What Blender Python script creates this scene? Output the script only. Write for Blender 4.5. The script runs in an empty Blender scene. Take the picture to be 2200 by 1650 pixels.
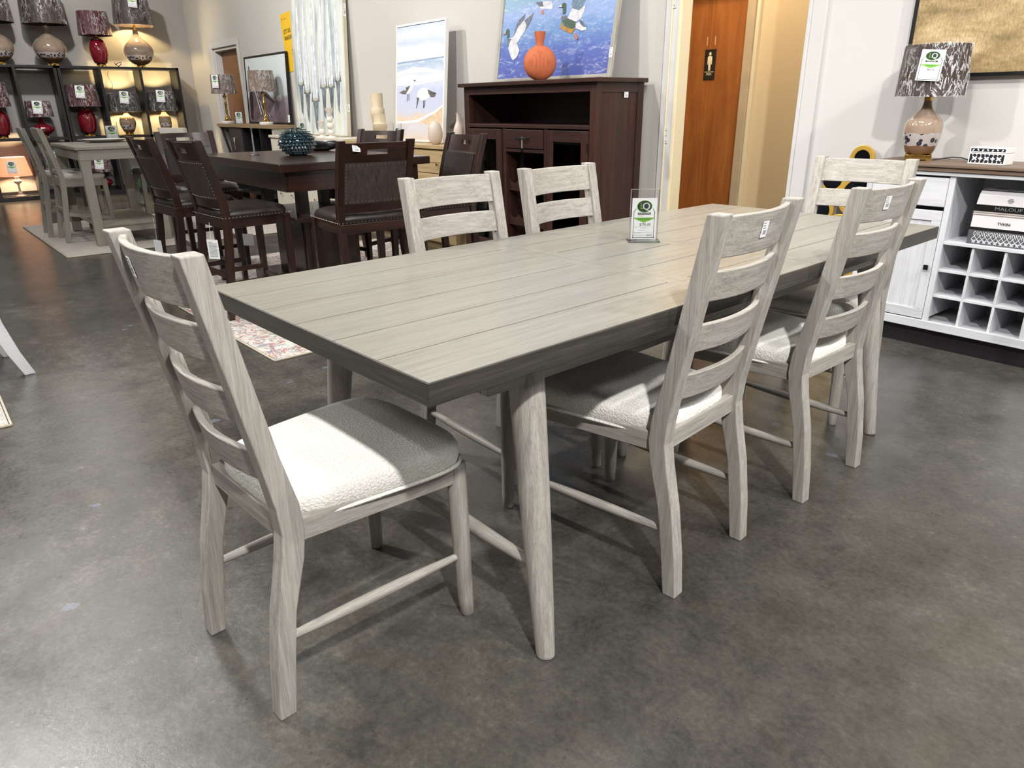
import bpy, bmesh, math, random
from mathutils import Matrix, Vector, Euler
random.seed(7)
PI = math.pi
SC = bpy.context.scene
COL = SC.collection
def rad(d): return math.radians(d)
def L(r, g, b):
    def f(c):
        c /= 255.0
        return c/12.92 if c <= .04045 else ((c+.055)/1.055)**2.4
    return (f(r), f(g), f(b), 1)

# ------------------------------------------------------------------ camera
cam = bpy.data.cameras.new('camera')
cam.lens = 36.0*1542/2200; cam.sensor_width = 36; cam.clip_start = .02; cam.clip_end = 100
co = bpy.data.objects.new('camera', cam); COL.objects.link(co); SC.camera = co
p_, r_, a_ = rad(21.2), rad(-.62), rad(50.8)
F = Vector((0, math.cos(p_), -math.sin(p_))); X = Vector((1, 0, 0)); U = X.cross(F)
X2 = math.cos(r_)*X + math.sin(r_)*U; U2 = -math.sin(r_)*X + math.cos(r_)*U
M = Matrix((X2, U2, -F)).transposed()
co.matrix_world = Matrix.Translation((0, 0, 1.22)) @ (Matrix.Rotation(a_, 3, 'Z') @ M).to_4x4()

# ------------------------------------------------------------------ world, exposure
w = bpy.data.worlds.new('world'); SC.world = w; w.use_nodes = True
w.node_tree.nodes['Background'].inputs[0].default_value = L(190, 195, 205)
w.node_tree.nodes['Background'].inputs[1].default_value = .25
SC.view_settings.view_transform = 'Standard'; SC.view_settings.look = 'None'
SC.view_settings.gamma = 1; SC.view_settings.use_curve_mapping = False
SC.view_settings.exposure = 0.0
SC.cycles.max_bounces = 7; SC.cycles.diffuse_bounces = 3; SC.cycles.glossy_bounces = 3
SC.cycles.transmission_bounces = 6; SC.cycles.transparent_max_bounces = 10
SC.cycles.caustics_reflective = False; SC.cycles.caustics_refractive = False
SC.cycles.sample_clamp_indirect = 4

# ceiling spots: (x, y, aim, watts, cone deg, warmth)
SPOTS = [
    ((1.4, -.25), (-1.3, 1.2, .6), 700, 95, 0),
    ((-4.3, -.45), (-1.6, .9, .4), 480, 95, 0),
    ((-3.6, 2.6), (-1.5, 1.6, .6), 170, 90, 0),
    ((1.3, 2.9), (-1.4, 3.6, .8), 290, 100, 0),
    ((-1.2, 1.9), (-1.4, 4.4, 1.3), 230, 100, 0),
    ((-4.4, 1.6), (-5.0, 4.1, 1.5), 240, 100, 0),
    ((-7.0, 1.7), (-7.2, 4.1, 1.5), 260, 100, 0),
    ((-9.6, 1.6), (-10.0, 4.1, 1.4), 200, 100, 0),
    ((-6.6, -.1), (-5.2, 1.6, .6), 170, 100, 0),
    ((-8.6, -.6), (-8.4, 1.6, .6), 120, 100, 0),
    ((-10.2, 1.6), (-13.2, 2.2, 1.6), 260, 100, 0),
    ((-1.4, -1.6), (-1.4, -.2, 0), 90, 110, 0),
]

# ------------------------------------------------------------------ helpers: materials
MATS = {}
def nt_new(name):
    m = bpy.data.materials.new(name); m.use_nodes = True
    nt = m.node_tree; b = nt.nodes['Principled BSDF']
    return m, nt, b
def N(nt, t, **kw):
    n = nt.nodes.new(t)
    for k, v in kw.items(): setattr(n, k, v)
    return n
def coords(nt, scale=(1, 1, 1), rot=(0, 0, 0)):
    tc = N(nt, 'ShaderNodeTexCoord'); mp = N(nt, 'ShaderNodeMapping')
    mp.inputs['Scale'].default_value = scale; mp.inputs['Rotation'].default_value = rot
    nt.links.new(tc.outputs['Object'], mp.inputs['Vector'])
    return mp.outputs['Vector']
def noise(nt, v, scale, detail=4, rough=.55, dist=0):
    n = N(nt, 'ShaderNodeTexNoise'); n.inputs['Scale'].default_value = scale
    n.inputs['Detail'].default_value = detail; n.inputs['Roughness'].default_value = rough
    n.inputs['Distortion'].default_value = dist
    nt.links.new(v, n.inputs['Vector']); return n.outputs['Fac']
def ramp(nt, fac, stops, interp='LINEAR'):
    r = N(nt, 'ShaderNodeValToRGB'); cr = r.color_ramp; cr.interpolation = interp
    while len(cr.elements) < len(stops): cr.elements.new(.5)
    for e, (p, c) in zip(cr.elements, stops):
        e.position = p; e.color = c
    nt.links.new(fac, r.inputs[0]); return r.outputs[0]
def bump(nt, b, h, strength, dist=.002):
    n = N(nt, 'ShaderNodeBump'); n.inputs['Strength'].default_value = strength; n.inputs['Distance'].default_value = dist
    nt.links.new(h, n.inputs['Height']); nt.links.new(n.outputs[0], b.inputs['Normal'])
def math_(nt, op, a, b_, clamp=False):
    n = N(nt, 'ShaderNodeMath', operation=op); n.use_clamp = clamp
    for i, v in enumerate((a, b_)):
        if isinstance(v, (int, float)): n.inputs[i].default_value = v
        else: nt.links.new(v, n.inputs[i])
    return n.outputs[0]
def mixc(nt, fac, a, b_):
    n = N(nt, 'ShaderNodeMix', data_type='RGBA')
    if isinstance(fac, (int, float)): n.inputs[0].default_value = fac
    else: nt.links.new(fac, n.inputs[0])
    for i, v in ((6, a), (7, b_)):
        if isinstance(v, tuple): n.inputs[i].default_value = v
        else: nt.links.new(v, n.inputs[i])
    return n.outputs[2]

def plain(name, c, rough=.5, metal=0, var=.06, coat=0, emit=None, estr=0, alpha=None, trans=0, scale=6):
    if name in MATS: return MATS[name]
    m, nt, b = nt_new(name)
    v = coords(nt)
    f = noise(nt, v, scale, 3)
    c2 = tuple(max(0, x*(1-var*2)) for x in c[:3])+(1,)
    c3 = tuple(min(1, x*(1+var)) for x in c[:3])+(1,)
    nt.links.new(ramp(nt, f, [(.3, c2), (.7, c3)]), b.inputs['Base Color'])
    b.inputs['Roughness'].default_value = rough; b.inputs['Metallic'].default_value = metal
    b.inputs['Coat Weight'].default_value = coat; b.inputs['Coat Roughness'].default_value = .08
    b.inputs['Transmission Weight'].default_value = trans
    if emit: b.inputs['Emission Color'].default_value = emit; b.inputs['Emission Strength'].default_value = estr
    MATS[name] = m; return m

def wood(name, dark, mid, light, axis, rough=.5, grain=1.0, coat=0, bstr=.35, sc=1.0):
    key = name+'_'+axis
    if key in MATS: return MATS[key]
    m, nt, b = nt_new(key)
    s = {'x': (1.5, 42, 42), 'y': (42, 1.5, 42), 'z': (42, 42, 1.5)}[axis]
    v = coords(nt, tuple(q*sc for q in s))
    oi = N(nt, 'ShaderNodeObjectInfo')
    va = N(nt, 'ShaderNodeVectorMath', operation='ADD'); nt.links.new(v, va.inputs[0])
    rs = N(nt, 'ShaderNodeVectorMath', operation='SCALE'); rs.inputs[3].default_value = 30
    cv = N(nt, 'ShaderNodeCombineXYZ')
    for i in range(3): nt.links.new(oi.outputs['Random'], cv.inputs[i])
    nt.links.new(cv.outputs[0], rs.inputs[0]); nt.links.new(rs.outputs[0], va.inputs[1]); v = va.outputs[0]
    f1 = noise(nt, v, .9, 6, .68, .5)
    f2 = noise(nt, v, 5.0, 4, .7, .2)
    f = math_(nt, 'ADD', math_(nt, 'MULTIPLY', f1, .55), math_(nt, 'MULTIPLY', f2, .45))
    c = ramp(nt, f, [(.5-.15/grain, dark), (.5, mid), (.5+.14/grain, light)])
    nt.links.new(c, b.inputs['Base Color'])
    b.inputs['Roughness'].default_value = rough
    b.inputs['Coat Weight'].default_value = coat; b.inputs['Coat Roughness'].default_value = .15
    bump(nt, b, f, bstr, .0012)
    MATS[key] = m; return m

def ww(axis): return wood('whitewashed_oak', L(118, 113, 107), L(166, 161, 154), L(196, 192, 186), axis, .55, .72, 0, .8, 2.2)
def gw(axis): return wood('greige_oak', L(92, 89, 82), L(131, 128, 119), L(150, 147, 138), axis, .36, .60, .12, .25, 1.5)
def gedge(axis): return wood('greige_oak_shaded', L(36, 34, 31), L(60, 57, 52), L(82, 79, 73), axis, .5, .8)  # darker copy of the top's finish, the edge's shade put into its colour
def dw(axis): return wood('walnut', L(18, 9, 7), L(40, 20, 14), L(66, 34, 21), axis, .30, .8, .4, .08, .5)
def hw(axis): return wood('hutch_wood', L(34, 20, 17), L(54, 33, 28), L(80, 46, 34), axis, .42, .75, .1, .2, .6)
def sw(axis): return wood('white_rustic', L(168, 168, 173), L(204, 205, 210), L(216, 217, 222), axis, .5, .62, 0, .15, .8)
def gry(axis): return wood('grey_paint_wood', L(118, 114, 104), L(138, 134, 124), L(150, 146, 136), axis, .5, .6, 0, .1, .7)
def oakl(axis): return wood('light_oak', L(140, 118, 82), L(176, 152, 112), L(196, 174, 134), axis, .5, .7, 0, .15, .6)
def brt(axis): return wood('brown_top', L(66, 50, 42), L(112, 92, 78), L(140, 118, 102), axis, .45, .7, 0, .2, .8)

def boucle():
    if 'boucle' in MATS: return MATS['boucle']
    m, nt, b = nt_new('boucle')
    v = coords(nt)
    vo = N(nt, 'ShaderNodeTexVoronoi'); vo.inputs['Scale'].default_value = 170; nt.links.new(v, vo.inputs['Vector'])
    n1 = noise(nt, v, 260, 4, .6)
    h = math_(nt, 'ADD', math_(nt, 'MULTIPLY', vo.outputs['Distance'], -1.0), math_(nt, 'MULTIPLY', n1, .9))
    nt.links.new(ramp(nt, vo.outputs['Distance'], [(0.1, L(252, 251, 246)), (.75, L(232, 230, 223))]), b.inputs['Base Color'])
    b.inputs['Roughness'].default_value = .95
    b.inputs['Sheen Weight'].default_value = .2
    bump(nt, b, h, .6, .003)
    MATS['boucle'] = m; return m

def leather():
    if 'leather' in MATS: return MATS['leather']
    m, nt, b = nt_new('leather')
    v = coords(nt)
    n1 = noise(nt, v, 60, 5, .6, 1.5)
    nt.links.new(ramp(nt, n1, [(.3, L(20, 16, 15)), (.7, L(48, 40, 37))]), b.inputs['Base Color'])
    b.inputs['Roughness'].default_value = .38
    bump(nt, b, n1, .35, .002)
    MATS['leather'] = m; return m

def suede():
    if 'suede' in MATS: return MATS['suede']
    m, nt, b = nt_new('suede')
    v = coords(nt, (1, 1, .25))
    n1 = noise(nt, v, 55, 6, .7, .8)
    nt.links.new(ramp(nt, n1, [(.3, L(30, 23, 20)), (.7, L(72, 60, 54))]), b.inputs['Base Color'])
    b.inputs['Roughness'].default_value = .6
    bump(nt, b, n1, .3, .002)
    MATS['suede'] = m; return m

def concrete():
    m, nt, b = nt_new('polished_concrete')
    v = coords(nt)
    n1 = noise(nt, v, 1.1, 6, .62, .6); n2 = noise(nt, v, 9, 9, .75, .15); n3 = noise(nt, v, 60, 8, .75)
    f = math_(nt, 'ADD', math_(nt, 'MULTIPLY', n1, .38), math_(nt, 'ADD', math_(nt, 'MULTIPLY', n2, .32), math_(nt, 'MULTIPLY', n3, .30)))
    c = ramp(nt, f, [(.36, L(44, 43, 40)), (.45, L(63, 61, 57)), (.55, L(82, 80, 75)), (.66, L(112, 109, 102))])
    n4 = noise(nt, v, 2.3, 4, .6, .8)
    tint = ramp(nt, n4, [(.55, (0, 0, 0, 1)), (.75, (1, 1, 1, 1))])
    c = mixc(nt, math_(nt, 'MULTIPLY', tint, .25), c, L(92, 82, 66))
    vo = N(nt, 'ShaderNodeTexVoronoi'); vo.inputs['Scale'].default_value = 3.1; nt.links.new(v, vo.inputs['Vector'])
    n5 = noise(nt, v, 30, 4, .6)
    spk = math_(nt, 'LESS_THAN', math_(nt, 'ADD', vo.outputs['Distance'], math_(nt, 'MULTIPLY', n5, .22)), .165)
    c = mixc(nt, math_(nt, 'MULTIPLY', spk, .5), c, L(112, 120, 136))
    vd = N(nt, 'ShaderNodeTexVoronoi'); vd.inputs['Scale'].default_value = 19; nt.links.new(v, vd.inputs['Vector'])
    pit = math_(nt, 'LESS_THAN', vd.outputs['Distance'], .07)
    c = mixc(nt, math_(nt, 'MULTIPLY', pit, .45), c, L(48, 46, 44))
    nt.links.new(c, b.inputs['Base Color'])
    rr = N(nt, 'ShaderNodeMapRange'); rr.inputs[1].default_value = .35; rr.inputs[2].default_value = .65
    rr.inputs[3].default_value = .13; rr.inputs[4].default_value = .28
    nt.links.new(math_(nt, 'ADD', math_(nt, 'MULTIPLY', n2, .6), math_(nt, 'MULTIPLY', n3, .4)), rr.inputs[0])
    nt.links.new(rr.outputs[0], b.inputs['Roughness'])
    b.inputs['Specular IOR Level'].default_value = .55
    bump(nt, b, math_(nt, 'ADD', n3, math_(nt, 'MULTIPLY', n2, .8)), .18, .004)
    return m

def glassm(name='clear_acrylic', tint=(.995, .998, .998, 1), rough=.03, mixf=.9):
    if name in MATS: return MATS[name]
    m = bpy.data.materials.new(name); m.use_nodes = True; nt = m.node_tree; nt.nodes.clear()
    o = N(nt, 'ShaderNodeOutputMaterial'); t = N(nt, 'ShaderNodeBsdfTransparent'); g = N(nt, 'ShaderNodeBsdfGlossy')
    t.inputs[0].default_value = tint; g.inputs['Roughness'].default_value = rough
    fr = N(nt, 'ShaderNodeFresnel'); fr.inputs[0].default_value = 1.25
    mx = N(nt, 'ShaderNodeMixShader'); nt.links.new(math_(nt, 'MULTIPLY', fr.outputs[0], (1-mixf)*10, True), mx.inputs[0])
    nt.links.new(t.outputs[0], mx.inputs[1]); nt.links.new(g.outputs[0], mx.inputs[2]); nt.links.new(mx.outputs[0], o.inputs[0])
    MATS[name] = m; return m

def wrapm():
    if 'plastic_wrap' in MATS: return MATS['plastic_wrap']
    m = bpy.data.materials.new('plastic_wrap'); m.use_nodes = True; nt = m.node_tree; nt.nodes.clear()
    o = N(nt, 'ShaderNodeOutputMaterial'); t = N(nt, 'ShaderNodeBsdfTransparent'); g = N(nt, 'ShaderNodeBsdfGlossy')
    g.inputs['Roughness'].default_value = .2
    d = N(nt, 'ShaderNodeBsdfDiffuse'); d.inputs[0].default_value = (.9, .9, .92, 1)
    v = coords(nt, (1, 1, .32), (.45, .3, 0))
    n1 = noise(nt, v, 26, 5, .6, 1.4)
    bp = N(nt, 'ShaderNodeBump'); bp.inputs['Strength'].default_value = 1; bp.inputs['Distance'].default_value = .12
    nt.links.new(n1, bp.inputs['Height']); nt.links.new(bp.outputs[0], g.inputs['Normal'])
    n2 = noise(nt, v, 21, 4, .6, 1.6); n3 = noise(nt, v, 5, 2, .5, .5)
    crease_glint = ramp(nt, n2, [(.475, (0, 0, 0, 1)), (.495, (1, 1, 1, 1)), (.515, (1, 1, 1, 1)), (.54, (0, 0, 0, 1))])  # highlights along the film's creases, painted as white diffuse streaks
    area = ramp(nt, n3, [(.42, (.15, .15, .15, 1)), (.6, (1, 1, 1, 1))])
    m1 = N(nt, 'ShaderNodeMixShader'); m1.inputs[0].default_value = .14; nt.links.new(t.outputs[0], m1.inputs[1]); nt.links.new(g.outputs[0], m1.inputs[2])
    m2 = N(nt, 'ShaderNodeMixShader'); nt.links.new(math_(nt, 'MULTIPLY', math_(nt, 'MULTIPLY', crease_glint, area), .6), m2.inputs[0])
    nt.links.new(m1.outputs[0], m2.inputs[1]); nt.links.new(d.outputs[0], m2.inputs[2]); nt.links.new(m2.outputs[0], o.inputs[0])
    MATS['plastic_wrap'] = m; return m

# ------------------------------------------------------------------ helpers: mesh builder
class MB:
    def __init__(s): s.v = []; s.f = []; s.m = []; s.sm = []
    def add(s, vs, fs, mi=0, smooth=False):
        o = len(s.v); s.v += [tuple(q) for q in vs]
        for f in fs: s.f.append(tuple(o+i for i in f)); s.m.append(mi); s.sm.append(smooth)
        return s
    def box(s, x0, x1, y0, y1, z0, z1, mi=0):
        vs = [(x0, y0, z0), (x1, y0, z0), (x1, y1, z0), (x0, y1, z0), (x0, y0, z1), (x1, y0, z1), (x1, y1, z1), (x0, y1, z1)]
        return s.add(vs, [(0, 3, 2, 1), (4, 5, 6, 7), (0, 1, 5, 4), (1, 2, 6, 5), (2, 3, 7, 6), (3, 0, 4, 7)], mi)
    def bar(s, pts, mi=0):
        # pts: list of (cx, cy, cz, hx, hy) horizontal rectangular sections stacked along z
        vs = []
        for cx, cy, cz, hx, hy in pts: vs += [(cx-hx, cy-hy, cz), (cx+hx, cy-hy, cz), (cx+hx, cy+hy, cz), (cx-hx, cy+hy, cz)]
        fs = [(3, 2, 1, 0)]; n = len(pts)
        for i in range(n-1):
            for k in range(4):
                a = i*4+k; b = i*4+(k+1) % 4; fs.append((a, b, b+4, a+4))
        fs.append(tuple((n-1)*4+k for k in range(4)))
        return s.add(vs, fs, mi)
    def beam(s, p, q, w_, h_, mi=0, up=(0, 0, 1), w2=None, h2=None):
        p, q, up = Vector(p), Vector(q), Vector(up); d = (q-p).normalized(); a = d.cross(up).normalized(); b = a.cross(d)
        vs = []
        for c, ww_, hh in ((p, w_, h_), (q, w2 or w_, h2 or h_)):
            for sx, sy in ((-1, -1), (1, -1), (1, 1), (-1, 1)): vs.append(c+a*sx*ww_/2+b*sy*hh/2)
        return s.add(vs, [(0, 1, 2, 3), (7, 6, 5, 4), (0, 4, 5, 1), (1, 5, 6, 2), (2, 6, 7, 3), (3, 7, 4, 0)], mi)
    def tube(s, pts, rs, n=10, mi=0, smooth=True, cap=True):
        pts = [Vector(q) for q in pts]
        if isinstance(rs, (int, float)): rs = [rs]*len(pts)
        vs = []; ref = None
        for i, q in enumerate(pts):
            d = (pts[min(i+1, len(pts)-1)]-pts[max(i-1, 0)]).normalized()
            if ref is None: ref = Vector((0, 0, 1)) if abs(d.z) < .9 else Vector((1, 0, 0))
            a = d.cross(ref).normalized(); b = a.cross(d).normalized(); ref = b
            for k in range(n):
                t = 2*PI*k/n; vs.append(q+a*math.cos(t)*rs[i]+b*math.sin(t)*rs[i])
        fs = []
        for i in range(len(pts)-1):
            for k in range(n): fs.append((i*n+k, (i+1)*n+k, (i+1)*n+(k+1) % n, i*n+(k+1) % n))
        if cap:
            fs.append(tuple(range(n))); fs.append(tuple(reversed([(len(pts)-1)*n+k for k in range(n)])))
        return s.add(vs, fs, mi, smooth)
    def lathe(s, prof, n=24, c=(0, 0, 0), mi=0, smooth=True, sx=1, sy=1, cap=True, rib=0, ribn=0):
        vs = []
        for r, z in prof:
            for k in range(n):
                t = 2*PI*k/n; rr = r*(1+rib*math.cos(ribn*t)); vs.append((c[0]+rr*sx*math.cos(t), c[1]+rr*sy*math.sin(t), c[2]+z))
        fs = []
        for i in range(len(prof)-1):
            for k in range(n): fs.append((i*n+k, i*n+(k+1) % n, (i+1)*n+(k+1) % n, (i+1)*n+k))
        if cap:
            if prof[0][0] > 1e-4: fs.append(tuple(reversed(range(n))))
            if prof[-1][0] > 1e-4: fs.append(tuple((len(prof)-1)*n+k for k in range(n)))
        return s.add(vs, fs, mi, smooth)
    def disc(s, c, r, n=20, mi=0, sx=1, sz=1, y=None):
        vs = [(c[0]+r*sx*math.cos(2*PI*k/n), c[1], c[2]+r*sz*math.sin(2*PI*k/n)) for k in range(n)]
        return s.add(vs, [tuple(range(n))], mi)
    def poly(s, pts, y, mi=0, th=0):
        # polygon in the xz plane facing -y
        n = len(pts)
        vs = [(p[0], y, p[1]) for p in pts]
        ar = sum(pts[i][0]*pts[(i+1) % n][1]-pts[(i+1) % n][0]*pts[i][1] for i in range(n))
        order = list(range(n)) if ar > 0 else list(reversed(range(n)))
        fs = [tuple(order)]
        if th:
            vs += [(p[0], y+th, p[1]) for p in pts]
            fs.append(tuple(n+i for i in reversed(order)))
            for i in range(n):
                a, b = order[i], order[(i+1) % n]; fs.append((b, a, a+n, b+n))
        return s.add(vs, fs, mi)
    def ring(s, c, r0, r1, y0, y1, n=40, mi=0):
        vs = []
        for r, y in ((r0, y0), (r1, y0), (r1, y1), (r0, y1)):
            for k in range(n):
                t = 2*PI*k/n; vs.append((c[0]+r*math.cos(t), y, c[1]+r*math.sin(t)))
        fs = []
        for i in range(4):
            j = (i+1) % 4
            for k in range(n): fs.append((i*n+k, i*n+(k+1) % n, j*n+(k+1) % n, j*n+k))
        return s.add(vs, fs, mi, False)
    def mesh(s, me, mat, mi=0):
        return s.add([mat @ v.co for v in me.vertices], [tuple(p.vertices) for p in me.polygons], mi)
    def build(s, name, mats, parent=None, bevel=0, loc=None, rot=None, kind=None, seg=2):
        me = bpy.data.meshes.new(name); me.from_pydata(s.v, [], s.f)
        if not isinstance(mats, (list, tuple)): mats = [mats]
        for m in mats: me.materials.append(m)
        me.polygons.foreach_set('material_index', s.m); me.polygons.foreach_set('use_smooth', s.sm)
        me.update(); me.validate()
        if any(s.sm): me.set_sharp_from_angle(angle=rad(45))
        o = bpy.data.objects.new(name, me); COL.objects.link(o)
        if parent: o.parent = parent
        if bevel:
            b = o.modifiers.new('bevel', 'BEVEL'); b.width = bevel; b.segments = seg; b.limit_method = 'ANGLE'; b.angle_limit = rad(40)
            b.harden_normals = False
        if loc: o.location = loc
        if rot: o.rotation_euler = rot
        if kind: o['kind'] = kind
        return o

def tag(o, label, cat, group=None):
    o['label'] = label; o['category'] = cat
    if group: o['group'] = group
    return o
def thing(name, label, cat, loc=(0, 0, 0), rz=0, group=None, rx=0):
    o = bpy.data.objects.new(name, None); o.empty_display_size = .05; COL.objects.link(o)
    o.location = loc; o.rotation_euler = (rx, 0, rz)
    return tag(o, label, cat, group)
def struct(o): o['kind'] = 'structure'; return o
def dup(root, loc=None, rz=None, label=None, group=None, skip=()):
    def cp(o, par):
        c = o.copy(); COL.objects.link(c)
        if par: c.parent = par
        for ch in KIDS(o):
            if ch.name.split('.')[0] not in skip: cp(ch, c)
        return c
    r = cp(root, None)
    if loc: r.location = loc
    if rz is not None: r.rotation_euler = (root.rotation_euler[0], 0, rz)
    if label: r['label'] = label
    if group: r['group'] = group
    return r
def KIDS(o): return [c for c in COL.objects if c.parent == o]

TXT = {}
def text_mesh(body, size):
    k = (body, size)
    if k in TXT: return TXT[k]
    cu = bpy.data.curves.new('t', 'FONT'); cu.body = body; cu.size = size; cu.align_x = 'CENTER'; cu.align_y = 'CENTER'; cu.resolution_u = 3
    ob = bpy.data.objects.new('t', cu); COL.objects.link(ob)
    bpy.context.view_layer.update()
    me = bpy.data.meshes.new_from_object(ob.evaluated_get(bpy.context.evaluated_depsgraph_get()))
    bpy.data.objects.remove(ob)
    TXT[k] = me; return me
def put_text(mb, body, size, x, z, y, mi, sx=1, bold=0):
    # text readable from -y
    base = Matrix.Translation((x, y, z)) @ Matrix(((sx, 0, 0, 0), (0, 0, -1, 0), (0, 1, 0, 0), (0, 0, 0, 1)))
    me = text_mesh(body, size)
    mb.mesh(me, base, mi)
    if bold:
        for dx in (-bold, bold):
            mb.mesh(me, Matrix.Translation((dx, -.00002, 0)) @ base, mi)

WHITE = plain('paper_white', L(240, 241, 243), .5, var=.01)
INK = plain('ink_dark', L(38, 48, 44), .5, var=.02)
BLK = plain('ink_black', L(22, 22, 24), .5, var=.02)
GRN = plain('print_green', L(118, 184, 62), .5, var=.02)
GREY = plain('ink_grey', L(120, 124, 132), .5, var=.02)
BRASS = plain('brass', L(206, 168, 92), .18, 1, var=.03)
CHROME = plain('chrome', L(210, 210, 212), .15, 1, var=.02)
BLACKM = plain('black_metal', L(24, 24, 26), .4, .3)
BLACKW = plain('black_wood', L(26, 24, 26), .45)
CORD = plain('black_cord', L(20, 20, 22), .5)

def price_print(W, H, price=None, fine=True):
    """print of one shop price card, xz plane, centre bottom at the origin, facing -y"""
    mb = MB(); y = -.0006
    # outline frame of the tag
    t = .022*W
    o = [(-.43, .035), (.43, .035), (.43, .66), (.36, .74), (-.36, .74), (-.43, .66)]
    P = [(a*W, b*H) for a, b in o]
    for i in range(6):
        if i == 3: continue
        a, b = Vector((P[i][0], 0, P[i][1])), Vector((P[(i+1) % 6][0], 0, P[(i+1) % 6][1])); d = (b-a).normalized(); n = Vector((-d.z, 0, d.x))*t
        mb.poly([((a-d*t)[0], (a-d*t)[2]), ((b+d*t)[0], (b+d*t)[2]), ((b+d*t+n)[0], (b+d*t+n)[2]), ((a-d*t+n)[0], (a-d*t+n)[2])], y, 1)
    def ell(cx, cz, rx, rz, yy, mi):
        mb.poly([(cx+rx*math.cos(2*PI*k/28), cz+rz*math.sin(2*PI*k/28)) for k in range(28)], yy, mi)
    ell(0, .80*H, .31*W, .145*H, y-.0002, 3); ell(0, .80*H, .285*W, .132*H, y-.0004, 1)
    put_text(mb, 'L', .22*H, -.10*W, .80*H, y-.0006, 3, 1, .004*W)
    put_text(mb, 'Q', .24*H, .07*W, .795*H, y-.0006, 0, 1, .006*W)
    mb.poly([(-.26*W, .60*H), (.26*W, .60*H), (.26*W, .65*H), (-.26*W, .65*H)], y, 2)
    if fine: put_text(mb, 'FURNITURE', .042*H, 0, .625*H, y-.0002, 0, 1.25)
    mb.poly([(-.40*W, .53*H), (.40*W, .53*H), (.40*W, .50*H), (0, .405*H), (-.40*W, .50*H)], y, 3)
    if fine:
        put_text(mb, 'COMPARE AT', .026*H, -.13*W, .568*H, y, 4)
        put_text(mb, 'OUR PRICE', .062*H, 0, .487*H, y-.0002, 1)
    if price: put_text(mb, price, .088*H, .05*W, .36*H, y-.0002, 1, .95, .0015*W)
    for z, x0, x1 in ((.30, -.38, .38), (.275, -.14, .14), (.22, -.2, .1), (.165, -.38, .38), (.15, -.38, -.1), (.1, -.38, .08)):
        mb.poly([(x0*W, z*H), (x1*W, z*H), (x1*W, (z+.006)*H), (x0*W, (z+.006)*H)], y, 4)
    for k in range(10):
        x = .12*W+k*.024*W; mb.poly([(x, .075*H), (x+.012*W, .075*H), (x+.012*W, .125*H), (x, .125*H)], y, 4)
    return mb
PRM = [WHITE, INK, BLK, GRN, GREY]
_pp = {}
def price_card(parent, W, H, price=None, loc=(0, 0, 0), rot=(0, 0, 0), name='price_tag', fine=True):
    key = (W, H, price, fine)
    if key not in _pp:
        mb = MB(); mb.box(-W/2, W/2, -.0004, .0004, 0, H)
        c = mb.build(name, WHITE); q = price_print(W, H, price, fine).build('print', PRM)
        _pp[key] = (c.data, q.data); bpy.data.objects.remove(c); bpy.data.objects.remove(q)
    a, b = _pp[key]
    c = bpy.data.objects.new(name, a); COL.objects.link(c); c.parent = parent; c.location = loc; c.rotation_euler = rot
    d = bpy.data.objects.new('print', b); COL.objects.link(d); d.parent = c
    return c
def sticker(parent, W, H, loc, rot, name='barcode_sticker'):
    if 'stk' not in _pp:
        mb = MB(); mb.box(-.5, .5, -.012, 0, -.5, .5, 0)
        for k in range(3): mb.poly([(-.4, .36-.16*k), (.05+.1*(k == 2), .36-.16*k), (.05+.1*(k == 2), .41-.16*k), (-.4, .41-.16*k)], -.014, 1)
        for k in range(7): mb.poly([(-.22+k*.08, -.32), (-.17+k*.08, -.32), (-.17+k*.08, -.05), (-.22+k*.08, -.05)], -.014, 1)
        o = mb.build('barcode_sticker', [WHITE, GREY]); _pp['stk'] = o.data; bpy.data.objects.remove(o)
    o = bpy.data.objects.new(name, _pp['stk']); COL.objects.link(o); o.parent = parent
    o.location = loc; o.rotation_euler = rot; o.scale = (W, .06, H); return o
def sign_holder(label, loc, rz, W=.10, H=.17, price=None, group=None, cardH=None, fine=True):
    """clear acrylic table-top holder with a price card inside"""
    t = thing('sign_holder', label, 'price sign', loc, rz, group)
    mb = MB(); e = .0025
    mb.box(-W/2-.004, W/2+.004, -.004, -.0015, .004, H+.02); mb.box(-W/2-.004, W/2+.004, .0015, .004, .004, H+.02)
    mb.box(-W/2-.012, W/2+.012, -.03, .03, 0, .004)
    mb.build('acrylic_stand', glassm(), t)
    rm = MB()   # bright polished edges of the acrylic
    for sx in (-1, 1): rm.box(sx*(W/2+.005)-.0012, sx*(W/2+.005)+.0012, -.0042, .0042, .004, H+.02)
    rm.box(-W/2-.005, W/2+.005, -.0042, .0042, H+.019, H+.0206)
    rm.box(-W/2-.013, W/2+.013, -.031, -.0295, 0, .0045); rm.box(-W/2-.013, W/2+.013, .0295, .031, 0, .0045)
    rm.build('polished_edge', glassm('acrylic_edge', (.92, .95, .95, 1), .3, .3), t)
    price_card(t, W, cardH or H*.86, price, (0, 0, .006), name='price_card', fine=fine)
    return t

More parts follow.
